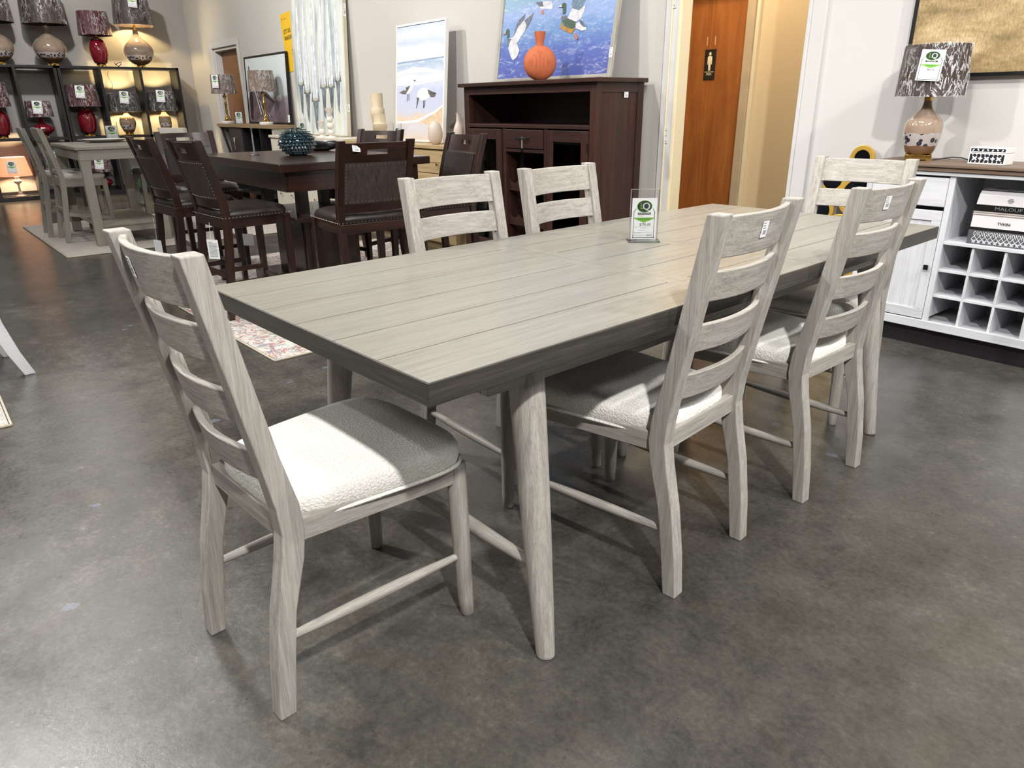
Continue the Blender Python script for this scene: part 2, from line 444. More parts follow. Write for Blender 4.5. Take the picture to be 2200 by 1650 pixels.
# ================================================================== STRUCTURE
WALL_L = plain('wall_paint_warm', L(198, 194, 188), .75, var=.015, scale=2)
WALL_R = plain('wall_paint_cool', L(206, 204, 202), .75, var=.012, scale=2)
WALL_F = plain('wall_paint_grey', L(172, 168, 164), .75, var=.015, scale=2)
WALL_Y = plain('wall_paint_cream', L(222, 200, 160), .7, var=.012, scale=2)
TRIMM = plain('trim_paint', L(206, 205, 203), .45, var=.01)
TRIMW = plain('trim_paint_cream', L(232, 218, 184), .4, var=.01)
CEILM = plain('ceiling_paint', L(120, 118, 115), .8, var=.03, scale=1)
ZC = 3.95
fl = MB().box(-13.9, 5, -6, 5.6, -.1, 0).build('floor', concrete()); struct(fl)
struct(MB().box(-13.9, 5, -6.2, 5.6, ZC, ZC+.1).build('ceiling', CEILM))
wb = MB()
wb.box(-13.4, -12.09, 4.1, 4.3, 0, ZC); wb.box(-12.09, -11.05, 4.1, 4.3, 2.06, ZC); wb.box(-11.05, -3.7, 4.1, 4.3, 0, ZC); wb.box(-3.7, -3.27, 4.1, 4.165, 0, ZC)
wb.box(-3.27, -2.52, 4.1, 4.3, 2.75, ZC)
struct(wb.build('wall_back', WALL_L))
struct(MB().box(-2.53, 5, 4.4, 4.6, 0, ZC).box(-2.53, -2.4, 4.28, 4.4, 2.75, ZC).build('wall_right', WALL_R))
struct(MB().box(-13.4, -13.2, -6, 4.1, 0, ZC).build('wall_far', WALL_F))
struct(MB().box(-13.4, 5, -6.2, -6, 0, ZC).build('wall_front', WALL_F))
struct(MB().box(5, 5.2, -6, 4.6, 0, ZC).build('wall_near', WALL_R))
# little passage to the washroom door
struct(MB().box(-5.4, -4.32, 5.3, 5.42, 0, 2.75).box(-3.53, -2.3, 5.3, 5.42, 0, 2.75).box(-4.32, -3.53, 5.3, 5.42, 2.08, 2.75).build('wall_passage_back', WALL_Y))
struct(MB().box(-5.5, -5.4, 4.3, 5.42, 0, 2.75).build('wall_passage_left', WALL_Y))
struct(MB().box(-2.42, -2.3, 4.6, 5.3, 0, 2.75).build('wall_passage_right', WALL_Y))
struct(MB().box(-5.5, -2.3, 4.3, 5.42, 2.75, 2.8).build('ceiling_passage', WALL_Y))
# casings of the passage opening
struct(MB().box(-3.38, -3.27, 4.075, 4.1, 0, 2.7).build('trim_1', TRIMM, bevel=.004))
struct(MB().box(-3.272, -3.245, 4.07, 4.175, 0, 2.7).build('trim_2', TRIMW, bevel=.004))
struct(MB().box(-2.53, -2.44, 4.375, 4.4, 0, 2.7).box(-2.555, -2.53, 4.37, 4.62, 0, 2.7).build('trim_3', TRIMM, bevel=.004))
# old hinge leaves left on the jamb, painted over
h = thing('door_hinge', 'painted over hinge leaf high on the left jamb of the passage', 'hinge', (-3.31, 4.072, 1.84), 0, 'painted hinge leaves')
hp = MB().box(-.012, .012, -.003, .003, -.05, .05).build('leaf', TRIMM, h, .001)
hs = MB()
for z in (-.035, 0, .035): hs.tube([(0, -.003, z), (0, -.006, z)], .003, 8)
hs.build('screws', GREY, h)
dup(h, (-3.31, 4.072, 1.02), label='painted over hinge leaf low on the left jamb of the passage')
struct(MB().box(-3.328, -3.319, 4.066, 4.075, 0, 2.7).build('trim_4', TRIMW, bevel=.002))

# washroom door (door_1) with its frame and sign
def orange_wood():
    m, nt, b = nt_new('orange_veneer'); v = coords(nt, (5, 5, .8))
    f = noise(nt, v, 2.4, 6, .62, .35)
    nt.links.new(ramp(nt, f, [(.3, L(144, 84, 40)), (.55, L(168, 102, 50)), (.75, L(184, 118, 64))]), b.inputs['Base Color'])
    b.inputs['Roughness'].default_value = .35; b.inputs['Coat Weight'].default_value = .3; b.inputs['Coat Roughness'].default_value = .2
    return m
OW = orange_wood()
d1 = MB().box(-4.28, -3.57, 5.335, 5.375, .01, 2.05).build('door_1', OW, bevel=.002); struct(d1)
MB().box(-3.94, -3.936, 5.333, 5.3345, .01, 2.05).build('veneer_joint', plain('joint_light', L(196, 122, 60), .4), d1)
sg = MB(); sg.box(-.055, .055, -.006, 0, -.115, .115)
sgo = sg.build('washroom_sign', plain('sign_brown_black', L(40, 34, 28), .45, var=.02), bevel=.004, loc=(-3.93, 5.333, 1.515)); sgo.parent = d1
pm = MB(); y = -.0068
pm.poly([(.012*math.cos(2*PI*k/20), .082+.012*math.sin(2*PI*k/20)) for k in range(20)], y)
pm.poly([(-.012, .066), (.012, .066), (.022, .056), (.022, .002), (.015, .002), (.012, .03), (.010, -.045), (.002, -.045), (0, -.01), (-.002, -.045), (-.010, -.045), (-.012, .03), (-.015, .002), (-.022, .002), (-.022, .056)], y)
pm.poly([(-.045, -.056), (.045, -.056), (.045, -.052), (-.045, -.052)], y)
put_text(pm, 'MEN', .026, 0, -.072, y, 0)
pp = pm.build('pictogram', plain('sign_cream', L(250, 240, 200), .5, var=.01), sgo)
st = MB().box(-3.975, -3.970, 5.332, 5.3345, 1.66, 1.725).box(-3.90, -3.895, 5.332, 5.3345, 1.66, 1.725).build('adhesive_strip', plain('tape', L(235, 210, 160), .5), d1)
fr = MB()
fr.box(-3.57, -3.50, 5.25, 5.40, 0, 2.12); fr.box(-4.36, -4.28, 5.25, 5.40, 0, 2.12); fr.box(-4.36, -3.50, 5.25, 5.40, 2.05, 2.13)
fro = struct(fr.build('trim_5', plain('metal_frame', L(196, 176, 146), .4), bevel=.004))
struct(MB().box(-3.50, -3.47, 5.27, 5.31, 0, 2.14).build('trim_6', TRIMW, bevel=.003))
# passage lamp
pl = thing('passage_lamp', 'round warm flush lamp on the passage ceiling by the washroom', 'ceiling lamp', (-3.6, 4.75, 2.75))
MB().lathe([(.16, 0), (.16, -.03), (.15, -.04)], 28).build('rim', CHROME, pl)
MB().lathe([(.145, -.035), (.12, -.07), (.06, -.09), (0.001, -.095)], 28).build('diffuser', plain('warm_diffuser', L(255, 225, 160), .5, emit=(1, .72, .36, 1), estr=6), pl)
ld = bpy.data.lights.new('passage_light', 'POINT'); ld.energy = 24; ld.color = (1, .80, .54); ld.shadow_soft_size = .1
lo = bpy.data.objects.new('light', ld); COL.objects.link(lo); lo.parent = pl; lo.location = (0, 0, -.18)

# second door (door_2), brown, far left of the back wall
DBW = plain('door_brown', L(130, 88, 54), .45, var=.1, scale=3)
d2 = MB().box(-12.05, -11.09, 4.2, 4.24, .01, 2.04).build('door_2', DBW, bevel=.002); struct(d2)
t = MB(); t.box(-12.16, -12.09, 4.07, 4.0995, 0, 2.06); t.box(-11.05, -10.98, 4.07, 4.0995, 0, 2.06); t.box(-12.16, -10.98, 4.07, 4.0995, 2.06, 2.14)
t.box(-12.09, -12.05, 4.1, 4.28, 0, 2.04); t.box(-11.09, -11.05, 4.1, 4.28, 0, 2.04); t.box(-12.05, -11.09, 4.1, 4.28, 2.02, 2.06)
struct(t.build('trim_7', TRIMM, bevel=.004))
struct(MB().box(-10.98, -3.38, 4.085, 4.1, 0, .1).build('baseboard_back', BLACKW, bevel=.003))
struct(MB().box(-2.44, 5, 4.385, 4.4, 0, .1).build('baseboard_right', BLACKW, bevel=.003))
struct(MB().box(-13.2, -13.185, -6, 4.1, 0, .1).build('baseboard_far', BLACKW, bevel=.003))

# ceiling spot lights
sp0 = None
SPLAB = ['aimed at the dining table from the camera side', 'aimed at the near dining chair from the left', 'aimed across the dining table from the dark hutch side', 'aimed at the white sideboard', 'aimed at the field picture', 'aimed at the duck painting',
         'aimed at the beach painting and canvas', 'aimed at the console and boat picture', 'aimed at the dark counter table', 'aimed at the grey counter table', 'aimed at the bookcases of lamps', 'aimed at the bare floor behind the camera']
for i, (pos, aim, wt, cone, wm) in enumerate(SPOTS):
    P = Vector((pos[0], pos[1], ZC-.16)); D = (Vector(aim)-P).normalized()
    q = D.to_track_quat('-Z', 'Y')
    if sp0 is None:
        sp0 = thing('ceiling_spot', 'black round ceiling spotlight above the showroom floor', 'spotlight', P, 0, 'ceiling spotlights')
        MB().lathe([(.05, .13), (.055, .12), (.06, .02), (.062, 0), (.056, 0), (.05, .02)], 20, cap=False).build('housing', BLACKM, sp0)
        MB().lathe([(.05, .021), (.05, .024)], 20).build('lamp_lens', plain('lens_glow', L(255, 250, 240), .4, emit=(1, .95, .88, 1), estr=12), sp0)
        MB().tube([(0, 0, .125), (0, 0, .17)], .012, 8).build('mount', BLACKM, sp0)
        t = sp0
    else: t = dup(sp0, P, skip=('light',))
    t['label'] = 'black ceiling spotlight '+SPLAB[i]
    t.rotation_mode = 'QUATERNION'; t.rotation_quaternion = q
    ld = bpy.data.lights.new('spot_light', 'SPOT'); ld.energy = wt; ld.spot_size = rad(cone); ld.spot_blend = .6
    ld.shadow_soft_size = .075; ld.color = (1, .975, .94)
    lo = bpy.data.objects.new('light', ld); COL.objects.link(lo); lo.location = P+D*.06; lo.rotation_mode = 'QUATERNION'; lo.rotation_quaternion = q
    lo.parent = t; lo.matrix_parent_inverse = (Matrix.Translation(P) @ q.to_matrix().to_4x4()).inverted()
# flat panels added out of view on the ceiling for soft fill light
pn0 = None
for (x, y, e) in ((-.5, -2.6, 42), (-4.5, -2.4, 36), (-8.5, -2.2, 36), (2.0, 1.6, 110), (-6, 1.0, 36), (-2.0, 2.2, 24), (-10.3, 1.2, 36)):
    if pn0 is None:
        pn0 = thing('ceiling_panel', 'flat white fill light panel added out of view on the ceiling', 'fill light', (x, y, ZC), 0, 'added fill panels')
        mb = MB(); mb.box(-.63, .63, -.33, -.3, -.03, 0); mb.box(-.63, .63, .3, .33, -.03, 0); mb.box(-.63, -.6, -.3, .3, -.03, 0); mb.box(.6, .63, -.3, .3, -.03, 0)
        mb.build('frame', TRIMM, pn0)
        MB().box(-.6, .6, -.3, .3, -.02, -.015).build('diffuser', plain('fill_glow', L(250, 250, 250), .5, emit=(1, .98, .95, 1), estr=1.5), pn0)
        t = pn0
    else: t = dup(pn0, (x, y, ZC), skip=('light',))
    ld = bpy.data.lights.new('panel_light', 'AREA'); ld.shape = 'RECTANGLE'; ld.size = 1.2; ld.size_y = .6; ld.energy = e; ld.color = (1, .98, .95)
    lo = bpy.data.objects.new('light', ld); COL.objects.link(lo); lo.parent = t; lo.location = (0, 0, -.035)

# ================================================================== DINING TABLE
TX, TY, TR = -1.545, 1.79, rad(2.9)
TW, TL, TZ, TT = 1.0, 2.40, .775, .046
tb = thing('dining_table', 'long grey-brown plank-top dining table with pale round legs', 'table', (TX, TY, 0), TR)
def table():
    secs = [(-TL/2, -.245), (-.245, .225), (.225, TL/2)]
    pw = TW/6
    # boards of each section: grooved planks, with a plain bordered strip at each seam end
    for si, (y0, y1) in enumerate(secs):
        ya, yb = y0+(.0006 if si else .003), y1-(.0006 if si < 2 else .003)
        pa, pb = ya+(.045 if si else 0), yb-(.045 if si < 2 else 0)
        for k in range(6):
            x0, x1 = -TW/2+k*pw, -TW/2+(k+1)*pw; g = .0021
            MB().box(x0+(g if k else .003), x1-(g if k < 5 else .003), pa, pb, TZ-.012, TZ).build('plank', gw('y'), tb, .0004, seg=1)
        if si: MB().box(-TW/2+.003, TW/2-.003, ya, pa, TZ-.012, TZ).build('seam_strip', gw('y'), tb)
        if si < 2: MB().box(-TW/2+.003, TW/2-.003, pb, yb, TZ-.012, TZ).build('seam_strip', gw('y'), tb)
    ed = MB()
    z0, z1 = TZ-TT, TZ-.0008
    ed.box(-TW/2, -TW/2+.02, -TL/2, TL/2, z0, z1); ed.box(TW/2-.02, TW/2, -TL/2, TL/2, z0, z1)
    ed.v = ed.v[:8]; ed.f = ed.f[:6]; ed.m = ed.m[:6]; ed.sm = ed.sm[:6]
    ed.build('edge_band', gedge('y'), tb, .002)
    MB().box(TW/2-.02, TW/2, -TL/2, TL/2, z0, z1).build('edge_band', gedge('y'), tb, .002)
    for yy in (-TL/2, TL/2): MB().box(-TW/2+.0005, TW/2-.0005, yy-(.0005 if yy < 0 else .02), yy+(.02 if yy < 0 else .0005), z0, z1).build('end_band', gedge('x'), tb, .002)
    MB().box(-TW/2+.015, TW/2-.015, -TL/2+.015, TL/2-.015, z0, TZ-.0125).build('core', BLACKW, tb)
    za, zb = TZ-TT-.06, TZ-TT
    for s in (-1, 1): MB().box(s*.41-.011, s*.41+.011, -TL/2+.20, TL/2-.20, za, zb).build('side_apron', ww('y'), tb, .002)
    for s in (-1, 1): MB().box(-.399, .399, s*(TL/2-.21)-.011, s*(TL/2-.21)+.011, za, zb).build('end_apron', ww('x'), tb, .002)
    # splayed round legs
    for sy in (-1, 1):
        for sx in (-1, 1):
            pts = []; rs = []
            for i in range(9):
                t_ = i/8; z = (TZ-TT-.001)*(1-t_)+.0*t_
                x = sx*(.385+.107*t_); y = sy*(TL/2-.335+.035*t_)
                pts.append((x, y, max(z, .004))); rs.append(.041*(1-t_)**1+.0225*t_+.003*math.sin(PI*t_))
            mb = MB().tube(pts, rs, 24)
            mb.lathe([(.014, 0), (.019, 0), (.0222, .004)], 24, (pts[-1][0], pts[-1][1], 0))
            mb.build('leg', ww('z'), tb)
        y = sy*(TL/2-.311); pts = []; rs = []
        for i in range(13):
            t_ = i/12; pts.append((-.44+.88*t_, y, .225)); rs.append(.012+.010*math.sin(PI*t_))
        MB().tube(pts, rs, 16).build('stretcher', ww('x'), tb)
table()

sign_holder('clear acrylic price sign holder reading $795.00 on the dining table', (-1.655, 1.945, TZ+.0005), rad(50), W=.085, H=.155, price='$795.00', cardH=.14)

# ================================================================== LADDER-BACK DINING CHAIRS
def ladder_chair():
    t = thing('dining_chair', 'x', 'chair', (0, 0, 0), 0, 'white ladder-back dining chairs')
    W = .205   # half outer width at the back
    # rear post centre line (fwd y, z); local +y is the way the sitter faces
    prof = [(0.020, 0), (.032, .12), (.050, .25), (.078, .365), (.088, .43), (.083, .49), (.060, .60), (.025, .78), (-.018, 1.0)]
    for s in (-1, 1):
        mb = MB(); pts = []
        for y, z in prof:
            hy = .0245 if .3 < z < .6 else .021
            if z == 0: hy = .0185
            pts.append((s*(W-.021), y, z, .021, hy))
        mb.bar(pts); mb.build('rear_post', ww('z'), t, .0032)
    def py(z):
        for (y0, z0), (y1, z1) in zip(prof, prof[1:]):
            if z0 <= z <= z1: return y0+(y1-y0)*(z-z0)/(z1-z0)
        return prof[-1][0]
    for i, (zt, zb, bow) in enumerate(((.992, .897, .034), (.865, .793, .033), (.735, .664, .031), (.603, .534, .028))):
        mb = MB(); n = 14; vs = []
        for k in range(n+1):
            u = -1+2*k/n; x = u*(W-.034); off = -bow*(1-u*u)
            for z in (zb, zt):
                y = py(z)+off+.006
                vs.append((x, y-.008, z)); vs.append((x, y+.008, z))
        fs = []
        for k in range(n):
            a = 4*k; b = a+4
            fs += [(a, b, b+2, a+2), (a+1, a+3, b+3, b+1), (a+2, b+2, b+3, a+3), (a, a+1, b+1, b)]
        fs += [(0, 2, 3, 1), (4*n, 4*n+1, 4*n+3, 4*n+2)]
        mb.add(vs, fs, 0, True)
        o = mb.build('top_rail' if i == 0 else 'slat', ww('x'), t, .0025)
    # aprons
    MB().box(-W+.04, W-.04, .074, .096, .400, .452).build('back_apron', ww('x'), t, .002)
    MB().box(-.175, .175, .492, .512, .385, .430).build('front_apron', ww('x'), t, .002)
    for s in (-1, 1):
        MB().beam((s*(W-.022), .10, .424), (s*.200, .505, .410), .022, .05).build('side_apron', ww('y'), t, .002)
        pts = [(s*.199, .508, .432), (s*.199, .508, .36), (s*.203, .511, .2), (s*.207, .514, .05), (s*.209, .516, .005), (s*.209, .516, 0)]
        MB().tube(pts, [.022, .0235, .0225, .0195, .018, .014], 18).build('front_leg', ww('z'), t)
        pts = []; rs = []
        for i in range(9):
            q = i/8; pts.append((s*(.203-.018*q), .497-.455*q, .178+.004*q)); rs.append(.0085+.0055*math.sin(PI*q))
        MB().tube(pts, rs, 12).build('stretcher', ww('y'), t)
    # upholstered seat: rounded trapezoid with a domed top
    def rim(f, n=72):
        out = []
        for k in range(n):
            a = 2*PI*k/n; c, s_ = math.cos(a), math.sin(a); e = .22
            u = math.copysign(abs(c)**(e*2), c); v = math.copysign(abs(s_)**(e*2), s_)
            v_ = .5+.5*v
            hw = .180+.054*v_
            out.append((u*hw*f, .084+(.545-.084)*(.5+.5*v*f)))
        return out
    mb = MB(); n = 72; rings = []
    for f, z in ((.95, .428), (1.0, .436), (1.016, .455), (1.010, .473), (.985, .484), (.93, .491), (.83, .496), (.6, .501), (.3, .503)):
        rings.append([(x, y, z+(.0 if f > .99 else .004*math.sin(9*x*8)*0)) for x, y in rim(f, n)])
    vs = [p for r in rings for p in r]+[(0, .307, .503)]
    fs = [tuple(reversed(range(n)))]
    for i in range(len(rings)-1):
        for k in range(n): fs.append((i*n+k, i*n+(k+1) % n, (i+1)*n+(k+1) % n, (i+1)*n+k))
    c = len(vs)-1
    for k in range(n): fs.append(((len(rings)-1)*n+k, (len(rings)-1)*n+(k+1) % n, c))
    mb.add(vs, fs, 0, True); so = mb.build('seat', boucle(), t)
    r = rim(1.022, 72); r = r+r[:1]
    MB().tube([(x, y, .436) for x, y in r], .0045, 6, cap=False).build('piping', boucle(), so)
    return t
ch = ladder_chair()
specs = [
    ((-1.425, .335), 4, 'white ladder-back chair nearest the camera, alone at the near end of the dining table', 1),
    ((-.965, 1.515), 97, 'white ladder-back chair on the right side of the table, nearer of the two there', 1),
    ((-.985, 2.22), 91.4, 'white ladder-back chair on the right side of the table, farther of the two there', 1),
    ((-2.115, 1.475), -88.6, 'white ladder-back chair on the far long side, left of the two there', 0),
    ((-2.135, 2.0), -85.5, 'white ladder-back chair on the far long side, right one, before the dark hutch', 0),
    ((-1.51, 3.17), 187, 'white ladder-back chair at the far end of the table, before the gold mirror', 0),
]
for i, (p, rz, lab, stk) in enumerate(specs):
    o = ch if i == 0 else dup(ch, skip=('barcode_sticker',))
    if stk:
        sx_ = (-.040, -.02, -.06)[i]; Xh = .171; yy = -.007-.034*(1-(sx_/Xh)**2)+.006-.0102
        sticker(o, .026, .038, (sx_, yy, .95), (rad(10), rad((0, 0, 0)[i]), math.atan(2*.034*sx_/Xh**2)))
    o.location = (p[0], p[1], 0); o.rotation_euler = (0, 0, rad(rz)); o['label'] = lab

# ================================================================== SIDEBOARD (right wall)
KN = plain('black_knob', L(24, 24, 26), .4, .4)
def sideboard():
    t = thing('sideboard', 'distressed white sideboard with brown top and wine cubbies along the right wall', 'sideboard', (-1.22, 4.19, 0))
    x0, x1 = -.64, .64; yf, yb = -.21, .20
    c0, c1 = -.215, .215          # centre bay
    MB().box(x0-.03, x1+.03, yf-.03, yb, .915, .93).box(x0-.02, x1+.02, yf-.02, yb, .895, .915).build('top_board', brt('x'), t, .003)
    MB().box(x0-.01, x1+.01, yf-.01, yb, .875, .895).build('cornice', sw('x'), t, .003)
    for x in (x0, c0-.02, c1, x1-.02): MB().box(x, x+.02, yf+.018, yb, .16, .875).build('upright', sw('z'), t, .001)
    MB().box(x0, x1, yb-.01, yb, .1, .875).build('back_panel', sw('x'), t)
    MB().box(x0, x1, yf, yb, .1, .135).box(x0-.008, x1+.008, yf-.008, yf+.012, .1, .145).build('bottom_rail', sw('x'), t, .003)
    MB().box(x0+.02, x1-.02, yf+.03, yb, 0, .1).build('plinth', BLACKW, t, .002)  # black box put in for the shadow and black baseboard under the rail
    for x in (x0, c0-.022, c1-.006, x1-.028): MB().box(x, x+.028, yf, yf+.018, .145, .875).build('stile', sw('z'), t, .002)
    # centre bay: open shelf and wine grid
    MB().box(c0, c1, yf+.004, yb-.01, .545, .56).build('shelf', sw('x'), t, .001)
    for z in (.405, .272): MB().box(c0, c1, yf+.012, yb-.01, z, z+.012).build('grid_shelf', sw('x'), t, .001)
    for z0, z1 in ((.135, .272), (.284, .405), (.417, .545)):
        for k in (1, 2):
            x = c0+(c1-c0)*k/3; MB().box(x-.006, x+.006, yf+.012, yb-.01, z0, z1).build('grid_divider', sw('z'), t, .001)
    for s, (a, b) in enumerate(((x0+.03, c0-.024), (c1+.024, x1-.03))):
        dr = MB().box(a, b, yf, yf+.02, .725, .865).build('drawer', sw('x'), t, .003)
        d = MB(); d.box(a, b, yf+.006, yf+.02, .15, .705)
        d = d.build('door', sw('z'), t, .002)
        for (p, q, r, s_) in ((a, b, .655, .705), (a, b, .15, .2)): MB().box(p, q, yf-.002, yf+.008, r, s_).build('rail', sw('x'), d, .002)
        for p in (a, b-.045): MB().box(p, p+.045, yf-.002, yf+.008, .2, .655).build('stile', sw('z'), d, .002)
        kx = b-.022 if s == 0 else a+.022
        mb = MB(); mb.box(kx-.011, kx+.011, yf-.022, yf-.014, .41, .435); mb.box(kx-.005, kx+.005, yf-.015, yf-.002, .417, .428)
        mb.build('knob', KN, d, .001)
        mb = MB(); mb.box((a+b)/2-.011, (a+b)/2+.011, yf-.02, yf-.012, .785, .808); mb.box((a+b)/2-.005, (a+b)/2+.005, yf-.013, yf, .79, .803)
        mb.build('knob', KN, dr, .001)
sideboard()

# bedding package in the open shelf
def bedding():
    t = thing('bedding_package', 'boxed bedding set reading MALOUF and TWIN in the sideboard shelf', 'package', (-1.19, 4.115, .5605), rad(1))
    W, H, D = .30, .26, .20
    bm = MB(); vs = []; n = 8
    prof = [(-D/2, 0), (-D/2, .075), (-D/2+.004, .15), (-D/2+.012, .235), (-D/2+.035, .257), (0, .262), (D/2-.03, .257), (D/2, .24), (D/2, 0)]
    for sx in (-1, 1):
        for (y, z) in prof: vs.append((sx*(W/2-(.012 if z > .2 else .004)), y, z))
    n = len(prof); fs = [tuple(range(n)), tuple(reversed(range(n, 2*n)))]
    for i in range(n): j = (i+1) % n; fs.append((i, i+n, j+n, j))
    bm.add(vs, fs, 0)
    body = bm.build('box_body', plain('package_white', L(214, 212, 214), .25, coat=.4, var=.03), t, .002)
    def band(z0, z1, mat, name, y=-.1012):
        return MB().box(-W/2+.002, W/2-.002, y, y+.002, z0, z1).build(name, mat, t)
    bk = plain('package_black', L(16, 16, 18), .3, coat=.3)
    band(0, .068, plain('package_grey', L(84, 84, 90), .35), 'patterned_band', -.1022)
    band(.068, .082, bk, 'black_band'); band(.160, .190, bk, 'black_band', -.0995)
    for z in (.152, .142): band(z, z+.003, plain('package_beige', L(176, 160, 150), .4), 'thin_line', -.0995)
    band(.255, .258, bk, 'zip_line', -.075)
    tx = MB(); put_text(tx, 'MALOUF', .022, 0, .1745, -.1005, 0, 1.35); tx.build('brand_lettering', plain('silver_ink', L(120, 120, 124), .4), t)
    tx = MB(); put_text(tx, 'TWIN', .019, -.005, .106, -.1018, 0, 1.1, .0003); tx.build('size_lettering', BLK, t)
    tx = MB(); y = -.0925
    for k in range(4):
        tx.poly([(.0-.014+.004*abs(k-1.5), .216-.006*k+.006), (.014-.004*abs(k-1.5), .216-.006*k+.006), (.014-.004*abs(k-1.5), .216-.006*k+.0075), (-.014+.004*abs(k-1.5), .216-.006*k+.0075)], y, 0)
    put_text(tx, 'HOTEL', .008, 0, .2145, y, 0, 1.1)
    tx.build('crest', INK, t)
    pt = MB(); y = -.1032
    for k in range(-6, 7):
        cx = k*.0235
        if abs(cx) > W/2-.012: continue
        def st(p, q, wd=.0013):
            a = Vector((p[0], 0, p[1])); b = Vector((q[0], 0, q[1])); d = (b-a).normalized(); n_ = Vector((-d.z, 0, d.x))*wd
            pt.poly([((a+n_)[0], (a+n_)[2]), ((a-n_)[0], (a-n_)[2]), ((b-n_)[0], (b-n_)[2]), ((b+n_)[0], (b+n_)[2])], y)
        m = 14
        for i in range(m):
            a0, a1 = -.75*PI+1.5*PI*0+2*PI*i/m, -.75*PI+2*PI*(i+1)/m
            st((cx+.0055*math.cos(a0), .052+.010*math.sin(a0)), (cx+.0055*math.cos(a1), .052+.010*math.sin(a1)))
        st((cx-.002, .042), (cx+.0118, .024)); st((cx+.002, .042), (cx-.0118, .024))
        st((cx+.0118, .024), (cx, .008)); st((cx-.0118, .024), (cx, .008))
        st((cx+.0118, .064), (cx+.0118, .040)); st((cx-.006, .006), (cx+.006, .022)); st((cx+.006, .006), (cx-.006, .022))
    pt.build('lattice_pattern', plain('pattern_white', L(216, 216, 220), .4), t)
bedding()

# black and white inlay box
def inlay_box():
    t = thing('inlay_box', 'small black and white leaf-patterned box on the sideboard', 'box', (-1.345, 4.12, .9305), rad(-6))
    W, D, H = .168, .085, .078
    wm = plain('bone_white', L(238, 238, 236), .4, var=.01)
    b = MB().box(-W/2, W/2, -D/2, D/2, 0, .052).build('box_body', wm, t, .002)
    l = MB().box(-W/2, W/2, -D/2, D/2, .0535, H).build('lid', wm, t, .002)
    bk = plain('inlay_black', L(28, 30, 38), .35)
    y = -D/2-.0005
    MB().poly([(-W/2+.006, .007), (W/2-.006, .007), (W/2-.006, .047), (-W/2+.006, .047)], y).build('panel', bk, b)
    MB().poly([(-W/2+.006, .059), (W/2-.006, .059), (W/2-.006, .073), (-W/2+.006, .073)], y).build('panel', bk, l)
    def leafs(cx, cz, r, ang, mb, yy):
        pts = []
        for i in range(12):
            a = 2*PI*i/12; u, v = r*math.cos(a)*(1-.25*math.cos(a)), .55*r*math.sin(a)
            pts.append((cx+u*math.cos(ang)-v*math.sin(ang), cz+u*math.sin(ang)+v*math.cos(ang)))
        mb.poly(pts, yy)
    mb = MB()
    for k, cx in enumerate((-.055, -.028, 0, .028, .055)):
        if k % 2:
            for a in range(4): leafs(cx+.006*math.cos(a*PI/2), .027+.006*math.sin(a*PI/2), .0062, a*PI/2, mb, y-.0004)
        else:
            for a in (.6, 2.5, -.6, -2.5): leafs(cx+.008*math.cos(a), .027+.009*math.sin(a), .0068, a, mb, y-.0004)
    for k in range(8): leafs(-.068+k*.0195, .0115, .0045, 1.2, mb, y-.0004); leafs(-.066+k*.019, .043, .004, -1.2, mb, y-.0004)
    mb.build('leaf_inlay', wm, b)
    mb = MB()
    for k in range(7): leafs(-.066+k*.022, .066, .0058, (.9, -.9)[k % 2], mb, y-.0004)
    mb.build('leaf_inlay', wm, l)
inlay_box()

# ================================================================== TABLE LAMPS
def glaze(name, c, band=False, wave=0):
    if name in MATS: return MATS[name]
    m, nt, b = nt_new(name); v = coords(nt)
    b.inputs['Roughness'].default_value = .08; b.inputs['Coat Weight'].default_value = 1; b.inputs['Coat Roughness'].default_value = .03
    f = noise(nt, v, 9, 3)
    base = ramp(nt, f, [(.3, tuple(q*.8 for q in c[:3])+(1,)), (.7, c)])
    if band:
        sx = N(nt, 'ShaderNodeSeparateXYZ'); tc = N(nt, 'ShaderNodeTexCoord'); nt.links.new(tc.outputs['Object'], sx.inputs[0])
        z = sx.outputs[2]
        zz = math_(nt, 'ADD', z, math_(nt, 'MULTIPLY', noise(nt, v, 18, 3), .03))
        z0, z1 = band
        low = math_(nt, 'LESS_THAN', zz, z0); mid = math_(nt, 'MULTIPLY', math_(nt, 'GREATER_THAN', zz, z0), math_(nt, 'LESS_THAN', zz, z1))
        vo = N(nt, 'ShaderNodeTexVoronoi'); vo.inputs['Scale'].default_value = 34; nt.links.new(v, vo.inputs['Vector'])
        dots = math_(nt, 'LESS_THAN', vo.outputs['Distance'], .42)
        bc = mixc(nt, dots, L(176, 168, 166), L(44, 44, 52))
        base = mixc(nt, low, base, L(112, 82, 54)); base = mixc(nt, mid, base, bc)
    nt.links.new(base, b.inputs['Base Color'])
    MATS[name] = m; return m
def shade_mat(name, c, rough=.6, trans=0):
    if name in MATS: return MATS[name]
    m, nt, b = nt_new(name); v = coords(nt, (1, 1, 30))
    nt.links.new(ramp(nt, noise(nt, v, 5, 3), [(.3, tuple(q*.85 for q in c[:3])+(1,)), (.7, c)]), b.inputs['Base Color'])
    b.inputs['Roughness'].default_value = rough
    if trans:
        tl = N(nt, 'ShaderNodeBsdfTranslucent'); tl.inputs[0].default_value = c
        mx = N(nt, 'ShaderNodeMixShader'); mx.inputs[0].default_value = trans
        nt.links.new(b.outputs[0], mx.inputs[1]); nt.links.new(tl.outputs[0], mx.inputs[2])
        nt.links.new(mx.outputs[0], nt.nodes['Material Output'].inputs[0])
    MATS[name] = m; return m
